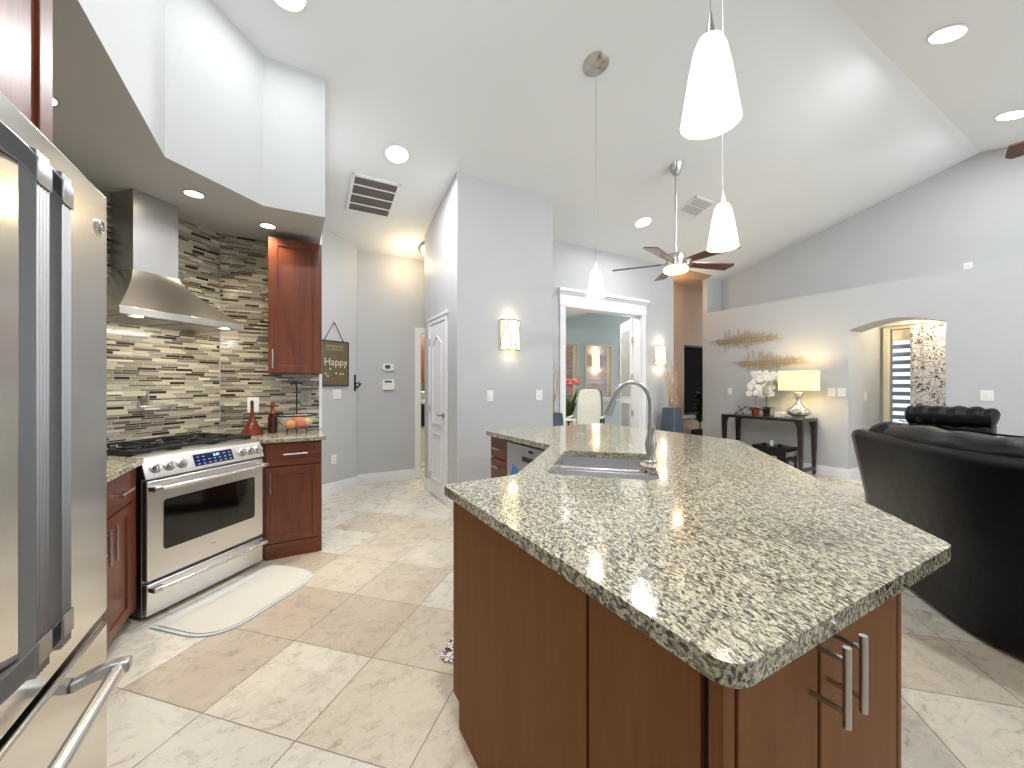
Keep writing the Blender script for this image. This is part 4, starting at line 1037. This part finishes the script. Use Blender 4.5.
# ================================================================ VASES WITH BRANCHES
def vase(x, y, lab, seed):
    rnd = random.Random(seed)
    t = thing('floor_vase', lab, 'vase', (x, y, 0), R(8))
    rings = []
    for z, s_ in ((0, .14), (.02, .15), (.38, .16), (.84, .125), (.95, .115)):
        rings.append([(a*s_, b*s_*.9, z) for a, b in rounded([(-1, -1), (1, -1), (1, 1), (-1, 1)], .25, 3)])
    inner = [(a*.10, b*.09, .95) for a, b in rounded([(-1, -1), (1, -1), (1, 1), (-1, 1)], .25, 3)]
    inner2 = [(p[0]*.9, p[1]*.9, .79) for p in inner]
    MB().loft(rings+[inner, inner2]).build('vase', 'vase', t, bevel=0)
    b = thing('branch_arrangement', 'pale twisted branches standing in the ' + lab.split(' standing')[0], 'branches', (x, y, .80))
    mb = MB()
    for k in range(20):
        a = rnd.uniform(0, 6.28); p = Vector((rnd.uniform(-.04, .04), rnd.uniform(-.04, .04), 0)); pts = [p.copy()]; d = Vector((math.cos(a)*.006, math.sin(a)*.006, .112))
        L = rnd.randint(8, 11)
        for j in range(L):
            dd = Vector((rnd.uniform(-.5, .5), rnd.uniform(-.5, .5), 0))*.05
            p = p+d*.8+dd; pts.append(p.copy()); d += Vector((math.cos(a), math.sin(a), 0))*.0005
        mb.tube(pts, [.008-.0006*i for i in range(len(pts))], 6)
    mb.build('branches', 'branch', b)
vase(5.35, 4.24, 'grey glazed square vase standing right of the double doors', 3)
vase(2.97, 4.22, 'grey glazed vase standing half hidden left of the double doors', 5)

# ================================================================ PLANTS
def leaves(mb, n, h, spread, rnd, wid=.03, L=.22, z0=0, arch=.5):
    for k in range(n):
        a = rnd.uniform(0, 6.28); l = L*rnd.uniform(.7, 1.2); up = rnd.uniform(.4, 1.0)
        base = Vector((rnd.uniform(-.02, .02), rnd.uniform(-.02, .02), z0+rnd.uniform(0, h)))
        dx = Vector((math.cos(a), math.sin(a), 0)); sd = Vector((-math.sin(a), math.cos(a), 0)); A, B = [], []
        for j in range(6):
            u = j/5; p = base+dx*(l*u*spread)+Vector((0, 0, 1))*(l*up*u-arch*l*u*u); w_ = wid*math.sin(math.pi*min(.98, .08+u*.9))
            A.append(p-sd*w_); B.append(p+sd*w_)
        va, vb = mb._v(A), mb._v(B)
        for j in range(5): mb.bm.faces.new([va[j], va[j+1], vb[j+1], vb[j]])
rnd = random.Random(11)
t = thing('potted_plant', 'dark leafy plant in front of the dark foyer window', 'plant', (7.12, 4.98, 0))
MB().lathe([(0, 0), (.13, 0), (.17, .42), (.16, .42), (.13, .36), (0, .36)]).build('pot', 'espresso', t)
mb = MB(); mb.tube([(0, 0, .34), (.02, 0, .75)], [.015, .01], 8); leaves(mb, 110, .55, .75, rnd, .035, .22, .55); mb.build('foliage', 'leafdark', t)
t = thing('potted_orchid', 'green plant with a pink bloom inside the office left of the chair', 'plant', (4.98, 6.45, 0))
MB().lathe([(0, 0), (.15, 0), (.19, .55), (.18, .55), (.15, .5), (0, .5)]).build('pot', 'enamel', t)
mb = MB(); leaves(mb, 26, .2, .25, rnd, .05, .75, .45, .1); mb.build('leaves', 'leaf', t)
mb = MB()
for k in range(9): mb.ell((rnd.uniform(-.02, .2), rnd.uniform(-.1, .1), 1.38+rnd.uniform(-.05, .05)), (.06, .02, .05), 10)
mb.tube([(0, 0, .5), (.04, 0, 1.0), (.06, 0, 1.36)], .008, 8)
mb.build('bloom', 'pinkpetal', t)

# office chair
oc = thing('office_chair', 'white leather high back office chair seen through the double doors', 'chair', (4.74, 5.62, 0), R(-50))
MB().box(-.25, -.25, .45, .25, .25, .53).build('seat', 'cream', oc, bevel=.03, seg=3)
bk = [(.24, .50), (.27, .66), (.29, .86), (.33, 1.05), (.36, 1.18), (.35, 1.23)]
mb = MB(); rings = [[(-w_, y, z), (w_, y, z), (w_, y+.05, z), (-w_, y+.05, z)] for (y, z), w_ in zip(bk, (.23, .235, .235, .225, .20, .15))]; mb.loft(rings); mb.build('backrest', 'cream', oc, bevel=.045, seg=4)
mb = MB(); mb.loft([[(-w_, y+.052, z), (w_, y+.052, z), (w_, y+.10, z), (-w_, y+.10, z)] for (y, z), w_ in zip(bk, (.24, .245, .245, .235, .21, .16))]); mb.build('back_shell', 'blackmetal', oc, bevel=.01)
for s_ in (-1, 1):
    a_ = MB().tube([(s_*.29, .2, .50), (s_*.29, .18, .70), (s_*.29, -.18, .70), (s_*.29, -.2, .50)], .017, 10).build('armrest', 'blackmetal', oc)
    MB().box(s_*.29-.03, -.2, .71, s_*.29+.03, .2, .735).build('arm_pad', 'cream', a_, bevel=.01)
MB().cyl((0, 0, .1), (0, 0, .45), .03).build('gas_lift', 'chrome', oc)
for k in range(5):
    a_ = 2*math.pi*k/5; MB().tube([(0, 0, .11), (.28*math.cos(a_), .28*math.sin(a_), .075)], [.025, .015], 8).build('base_leg', 'chrome', oc)
    MB().ell((.28*math.cos(a_), .28*math.sin(a_), .03), (.03, .03, .03), 10).build('caster', 'black', oc)
dk = thing('desk', 'white office desk edge to the left of the office chair', 'desk', (3.68, 5.5, 0))
MB().box(-.45, -.35, .72, .45, .35, .75).build('desktop', 'enamel', dk, bevel=.003)
for sx in (-.42, .42):
    for sy in (-.32, .32): MB().box(sx-.02, sy-.02, 0, sx+.02, sy+.02, .72).build('leg', 'enamel', dk)

point('office_fill', (4.2, 5.5, 2.85), 48, (1, .95, .86), .08)  # unseen fill light without a fixture, added to brighten the office
point('arch_hall_fill', (7.5, 1.75, 2.25), 15, (1, .84, .58), .1)  # added warm fill, no fixture; brightens the recess behind the arch
point('foyer_lamp', (6.2, 4.8, 3.0), 5, (1, .70, .42), .1)
# laundry: washer and wall cabinet
ws = thing('washing_machine', 'front loading washing machine glimpsed through the laundry doorway', 'washing machine', (1.90, 6.6, 0))
MB().box(-.34, -.0, .0, .34, .55, 1.20).build('body', 'enamel', ws, bevel=.01)
MB().lathe([(0, 0), (.20, 0), (.20, .02), (.23, .02), (.25, 0.0), (.25, .0)], m=Matrix.Translation((0, -.001, .80)) @ Matrix.Rotation(R(90), 4, 'X')).build('door_ring', 'plasticgrey', ws)
MB().lathe([(0, .04), (.12, .036), (.20, .02)], m=Matrix.Translation((0, -.004, .80)) @ Matrix.Rotation(R(90), 4, 'X')).build('door_glass', 'blackgloss', ws)
MB().box(-.34, -.005, 1.08, .34, 0, 1.18).build('control_panel', 'plasticgrey', ws)
lc = thing('laundry_cabinet', 'cherry wall cabinet above the washing machine', 'cabinet', (2.02, 6.945, 1.35))
MB().box(-.45, 0, 0, .45, .345, .85).build('body', 'cherry', lc)
for a, b in ((-.448, -.002), (.002, .448)):
    mb = MB(); shaker(mb, a, b, .002, .848, -.02); mb.build('door', 'cherry', lc)
point('laundry_lamp', (2.1, 6.1, 2.3), 30, (1, .86, .58), .12)

# ================================================================ CONSOLE TABLE GROUP
TX, TY, TZ = 6.55, 3.42, .826
ct = thing('console_table', 'dark espresso console table against the right wall', 'table', (TX, TY, 0))
MB().box(-.24, -.60, TZ-.045, .22, .60, TZ).build('tabletop', 'espresso', ct, bevel=.004)
for sx, dx_ in ((-.205, 1), (.185, -1)):
    for sy, dy_ in ((-.565, 1), (.565, -1)):
        mb = MB(); mb.loft([[(sx-.018, sy-.018, 0.0), (sx+.018, sy-.018, 0), (sx+.018, sy+.018, 0), (sx-.018, sy+.018, 0)], [(sx-.033, sy-.033, TZ-.12), (sx+.033, sy-.033, TZ-.12), (sx+.033, sy+.033, TZ-.12), (sx-.033, sy+.033, TZ-.12)], [(sx-.035, sy-.035 if dy_ > 0 else sy-.07, TZ-.045), (sx+.035, sy-.035 if dy_ > 0 else sy-.07, TZ-.045), (sx+.035, sy+.07 if dy_ > 0 else sy+.035, TZ-.045), (sx-.035, sy+.07 if dy_ > 0 else sy+.035, TZ-.045)]])
        mb.build('leg', 'espresso', ct, bevel=.003)
for sy in (-.565, .565): MB().box(-.19, sy-.02, .06, .17, sy+.02, .11).build('stretcher', 'espresso', ct, bevel=.003)
def onT(x, y): return (TX+x, TY+y, TZ)
# table lamp
LP = onT(-.02, -.455)
lm = thing('table_lamp', 'lit table lamp with rectangular cream shade and silvery glass base', 'lamp', LP)
MB().lathe([(0, 0), (.09, 0), (.093, .014), (.07, .02), (.09, .03), (.145, .06), (.160, .095), (.14, .13), (.09, .16), (.055, .20), (.036, .25), (.030, .29), (.032, .30), (0, .30)], seg=36).build('base', 'silver', lm)
MB().lathe([(0, .30), (.032, .30), (.052, .31), (.045, .375), (.032, .38), (0, .38)]).build('collar', 'nickel', lm)
MB().cyl((0, 0, .38), (0, 0, .66), .006, seg=8).build('stem', 'nickel', lm)
mb = MB()
o_ = [[(-a*k, -b*k, z), (a*k, -b*k, z), (a*k, b*k, z), (-a*k, b*k, z)] for (a, b, k, z) in ((.11, .225, 1, .41), (.11, .225, 1, .70), (.11, .225, .985, .70), (.11, .225, .985, .41))]
vs = [mb._v(q) for q in o_]
for i in range(4):
    a, b = vs[i], vs[(i+1) % 4]
    for k in range(4): mb.bm.faces.new([a[k], a[(k+1) % 4], b[(k+1) % 4], b[k]])
mb.build('shade', 'lampshade', lm)
point('lamp_bulb', (LP[0], LP[1], LP[2]+.56), 9, (1, .90, .72), .05)
# jack ornament
t = thing('metal_ornament', 'small metal crossed-rod ornament at the left end of the console table', 'ornament', onT(-.05, .38))
mb = MB(); L = .10; z_ = .075
for v in ((.55, .8, .6), (-.2, .75, -.62), (.75, -.55, .62)):
    v = Vector(v).normalized()*L; a_, b_ = v+Vector((0, 0, z_)), -v+Vector((0, 0, z_)); mb.tube([a_, b_], .006, 8); mb.ell(a_, (.011, .011, .011), 8); mb.ell(b_, (.011, .011, .011), 8)
mb.build('rods', 'blackmetal', t)
# orchids
def orchid(x, y, lab, pot, seed, r=.065):
    rnd = random.Random(seed); t = thing('potted_orchid', lab, 'orchid', onT(x, y))
    MB().lathe([(0, 0), (r*.75, 0), (r, .115), (r*.92, .115), (r*.85, .10), (0, .10)]).build('pot', pot, t)
    mb = MB(); leaves(mb, 9, .01, 1.0, rnd, .03, .15, .10, .7); mb.build('leaves', 'leafdark', t)
    mb = MB(); fl = []
    for s_ in range(2):
        a = rnd.uniform(0, 6.28) if s_ else rnd.uniform(-1, 1); p = Vector((0, 0, .1)); pts = [p.copy()]
        ex = Vector((math.cos(a)*.2, math.sin(a), 0))
        for j in range(8): p = p+Vector((0, 0, .062))+ex*(.003*j); pts.append(p.copy())
        for j in range(4): p = p+ex*.05+Vector((0, 0, .02-.02*j)); pts.append(p.copy())
        mb.tube(pts, .004, 6); fl += pts[4:]
    mb.build('stem', 'leaf', t)
    for p in fl:
        for q in range(3):
            c = p+Vector((rnd.uniform(-.06, .03), rnd.uniform(-.10, .10), rnd.uniform(-.03, .06))); rot = Matrix.Rotation(rnd.uniform(0, 6), 4, 'X') @ Matrix.Rotation(rnd.uniform(-.5, .5), 4, 'Z')
            mb = MB()
            for k in range(5):
                an = k*2*math.pi/5; mb.ell(c+rot @ Vector((0, math.cos(an)*.026, math.sin(an)*.026)), (.005, .024, .024), 8)
            f = mb.build('blossom', 'petal', t)
            MB().ell(c+Vector((-.01, 0, 0)), (.007, .007, .007), 6).build('blossom_centre', 'lemon', f)
orchid(-.08, .13, 'white orchid in the copper pot on the console table', 'copper', 2)
orchid(.07, .04, 'white orchid in the dark pot behind the copper one', 'espresso', 9, .055)
MB_ = MB().box(-.06, -.045, 0, .06, .045, .075).build('box', 'enamel', bevel=.004); MB_.location = onT(-.02, -.20); tag(MB_, 'small white box between orchids and table lamp', 'box')
# crate under the table
cr = thing('wooden_crate', 'black crate with white lettering on the floor under the console table', 'crate', (6.53, 3.30, 0))
cz = .36
mb = MB(); mb.box(-.17, -.24, 0, .17, .24, .02)
for k in range(3):
    z0 = .03+k*.112; mb.box(-.17, -.24, z0, -.155, .24, z0+.105); mb.box(.155, -.24, z0, .17, .24, z0+.105); mb.box(-.155, -.24, z0, .155, -.225, z0+.105); mb.box(-.155, .225, z0, .155, .24, z0+.105)
mb.build('crate_body', 'blackmetal', cr, bevel=.002)
mt2 = Matrix.Translation((0, -.2412, .27)) @ Matrix.Rotation(R(90), 4, 'X')
text_mesh('lettering', 'SWEET', .10, mt2, cr, 'chalk'); text_mesh('lettering', 'life', .14, Matrix.Translation((0, -.2412, .13)) @ Matrix.Rotation(R(90), 4, 'X'), cr, 'chalk')
mt3 = Matrix.Translation((-.1712, 0, .22)) @ Matrix.Rotation(R(-90), 4, 'Z') @ Matrix.Rotation(R(90), 4, 'X'); text_mesh('lettering', 'love', .15, mt3, cr, 'chalk')
lidm = MB().box(-.175, -.245, cz, .175, .245, cz+.015); lidm.build('lid', 'blackmetal', cr, bevel=.002)
for x, y, h_, mt_, lb_ in ((-.03, .02, .075, 'enamel', 'small white candle on the crate under the console table'), (-.05, .12, .03, 'blackmetal', 'small dark dish left of the candle on the crate'), (-.02, -.09, .035, 'blackmetal', 'small dark dish right of the candle on the crate')):
    mb = MB(); mb.lathe([(0, 0), (.028, 0), (.030, h_*.3), (.026, h_), (.006, h_), (.004, h_+.012), (0, h_+.012)])
    o = mb.build('candle' if h_ > .05 else 'dish', mt_); o.location = (6.53+x, 3.30+y, cz+.015); tag(o, lb_, 'candle' if h_ > .05 else 'dish')

# wall sculptures (gold bars)
def sculpture(y0, y1, zc_, lab, seed):
    rnd = random.Random(seed); cy_ = (y0+y1)/2; t = thing('wall_sculpture', lab, 'wall art', (AX, cy_, zc_), 0, None)
    L = (y1-y0)/2
    mb = MB()
    for z in (-.028, .028): mb.box(-.028, -L*.9+z*2, z-.005, -.020, L*.95+z*3, z+.005)
    mb.build('rail', 'gold', t)
    n = 27
    mb = MB()
    for k in range(n):
        u = k/(n-1); y = -L*.85+1.7*L*u; env = .065+.15*max(0, math.sin(math.pi*u))**2*rnd.random()
        if k in (16, 20, 22): env = .23
        up = env*rnd.uniform(.6, 1.1); dn = env*rnd.uniform(.4, .9)
        mb.box(-.034, y-.0045, -dn, -.026, y+.0045, up)
    mb.build('bars', 'gold', t)
    mb = MB()
    for s_ in (-.6, .6): mb.cyl((0, s_*L, 0), (-.02, s_*L, 0), .006, seg=8)
    mb.build('mount', 'gold', t)
sculpture(3.30, 4.48, 2.08, 'upper left gold soundwave bar sculpture on the right wall', 4)
sculpture(2.93, 4.06, 1.68, 'lower right gold soundwave bar sculpture above the orchids', 8)

# ================================================================ SOFA AND RECLINER
def catmull(P, n=8):
    P = [Vector(p) for p in P]; out = []
    for i in range(len(P)-1):
        p0, p1, p2, p3 = P[max(i-1, 0)], P[i], P[i+1], P[min(i+2, len(P)-1)]
        for k in range(n):
            u = k/n; out.append(.5*((2*p1)+(-p0+p2)*u+(2*p0-5*p1+4*p2-p3)*u*u+(-p0+3*p1-3*p2+p3)*u**3))
    out.append(P[-1]); return out
base = catmull([(3.80, 1.24), (3.42, .95), (3.11, .655), (2.985, .40), (2.95, .0), (3.05, -.55), (3.35, -1.1)], 7)
def offs(path, k):
    out = []
    for i, p in enumerate(path):
        d_ = (path[min(i+1, len(path)-1)]-path[max(i-1, 0)]).normalized(); n_ = Vector((d_.y, -d_.x))   # outward = toward camera
        if n_.dot(Vector((-1, -.2))) < 0 and i < 3: pass
        out.append((p, n_*k))
    return out
def sweep(sec, path, seal=True):
    """sec: list of (outward offset, z); returns rings"""
    rings = []
    for i, p in enumerate(path):
        d_ = (path[min(i+1, len(path)-1)]-path[max(i-1, 0)]).normalized(); n_ = Vector((d_.y, -d_.x))
        if n_.x > 0: n_ = -n_
        rings.append([(p.x+n_.x*o, p.y+n_.y*o, z) for o, z in sec])
    return rings
sf = thing('sofa', 'large curved black leather sofa behind the island at the right', 'sofa', (3.6, .2, 0))
T = Matrix.Translation((-3.6, -.2, 0))
shell = [(-.02, .04), (.02, .5), (.10, .93), (.10, .965), (.085, .985), (.05, .99), (.02, .97), (-.06, .5), (-.10, .04)]
mb = MB(T); mb.loft(sweep(shell, base)); mb.build('back_shell', 'leather', sf)
hl_ = [.0]
cush = [(-.01, .90), (.06, .965), (.055, 1.01), (.02, 1.05), (-.05, 1.075), (-.13, 1.06), (-.20, .99), (-.24, .85), (-.26, .5), (-.10, .48)]
nseg = len(base)
cuts = [(1, 4), (4, 24), (24, nseg)]
for a, b in cuts:
    seg_ = base[a:b+1]; rings = []
    for i, r in enumerate(sweep(cush, seg_)):
        u = i/(len(seg_)-1); s_ = 1-.10*(abs(2*u-1)**6)
        cx_ = sum(p[0] for p in r)/len(r); cy_ = sum(p[1] for p in r)/len(r)
        rings.append([(cx_+(p[0]-cx_)*s_, cy_+(p[1]-cy_)*s_, .9+(p[2]-.9)*s_+(.006*math.sin(u*22+p[2]*9)+.005*math.sin(u*57+p[0]*30))*(p[2] > .95)) for p in r])
    mb = MB(T); mb.loft(rings); mb.build('back_cushion', 'leather', sf, subsurf=1)
    mb = MB(T); st = sweep([(-.135, 1.062), (-.125, 1.072), (-.115, 1.075), (-.118, 1.07)], seg_[1:-1]); mb.loft(st); mb.build('seam', 'black', sf)
seat = [(-.20, .12), (-.20, .45), (-.30, .49), (-.75, .50), (-.84, .45), (-.84, .12)]
mb = MB(T); mb.loft(sweep(seat, base)); mb.build('seat', 'leather', sf, bevel=.02)
# end arm panel on the left side of the sofa
d0 = (base[1]-base[0]).normalized(); nrm = Vector((d0.y, -d0.x)); nrm = -nrm if nrm.x > 0 else nrm
def endring(off, dz=1.0):
    return [(base[0].x+nrm.x*o*dz-d0.x*off, base[0].y+nrm.y*o*dz-d0.y*off, z) for o, z in ((-.02, .04), (.02, .5), (.10, .93), (.09, .975), (.03, .99), (-.10, .985), (-.55, .72), (-.80, .64), (-.82, .60), (-.82, .04))]
mb = MB(T); mb.loft([endring(.002), endring(.075)]); mb.build('arm_panel', 'leatherside', sf, bevel=.012, seg=3)

rc = thing('recliner', 'black leather recliner with rolled headrest against the right wall', 'armchair', (5.62, 1.31, 0), R(-90))
# local: -y faces -X ... chair looks toward the left of the scene
MB().box(-.30, -.34, .12, .30, .34, .46).build('seat', 'leather', rc, bevel=.04, seg=3)
for s_ in (-1, 1): MB().box(s_*.38-.08, -.36, .04, s_*.38+.08, .34, .62).build('arm', 'leather', rc, bevel=.05, seg=3)
MB().loft([[(-.30, .16, .42), (.30, .16, .42), (.30, .36, .42), (-.30, .36, .42)], [(-.30, .26, .95), (.30, .26, .95), (.30, .44, .95), (-.30, .44, .95)]]).build('backrest', 'leather', rc, bevel=.04, seg=3)
mb = MB(); N = 20
pts = [(-.33+.66*k/N, -.30+.60, .995+.006*math.sin(k*2.1)) for k in range(N+1)]
mb.tube(pts, [.06 if k in (0, N) else .10+.012*math.sin(k*1.7)+.012*math.sin(k/N*math.pi) for k in range(N+1)], 18); mb.build('headrest', 'leather', rc, subsurf=1)
MB().box(-.42, -.3, 0, .42, .3, .04).build('base', 'black', rc)
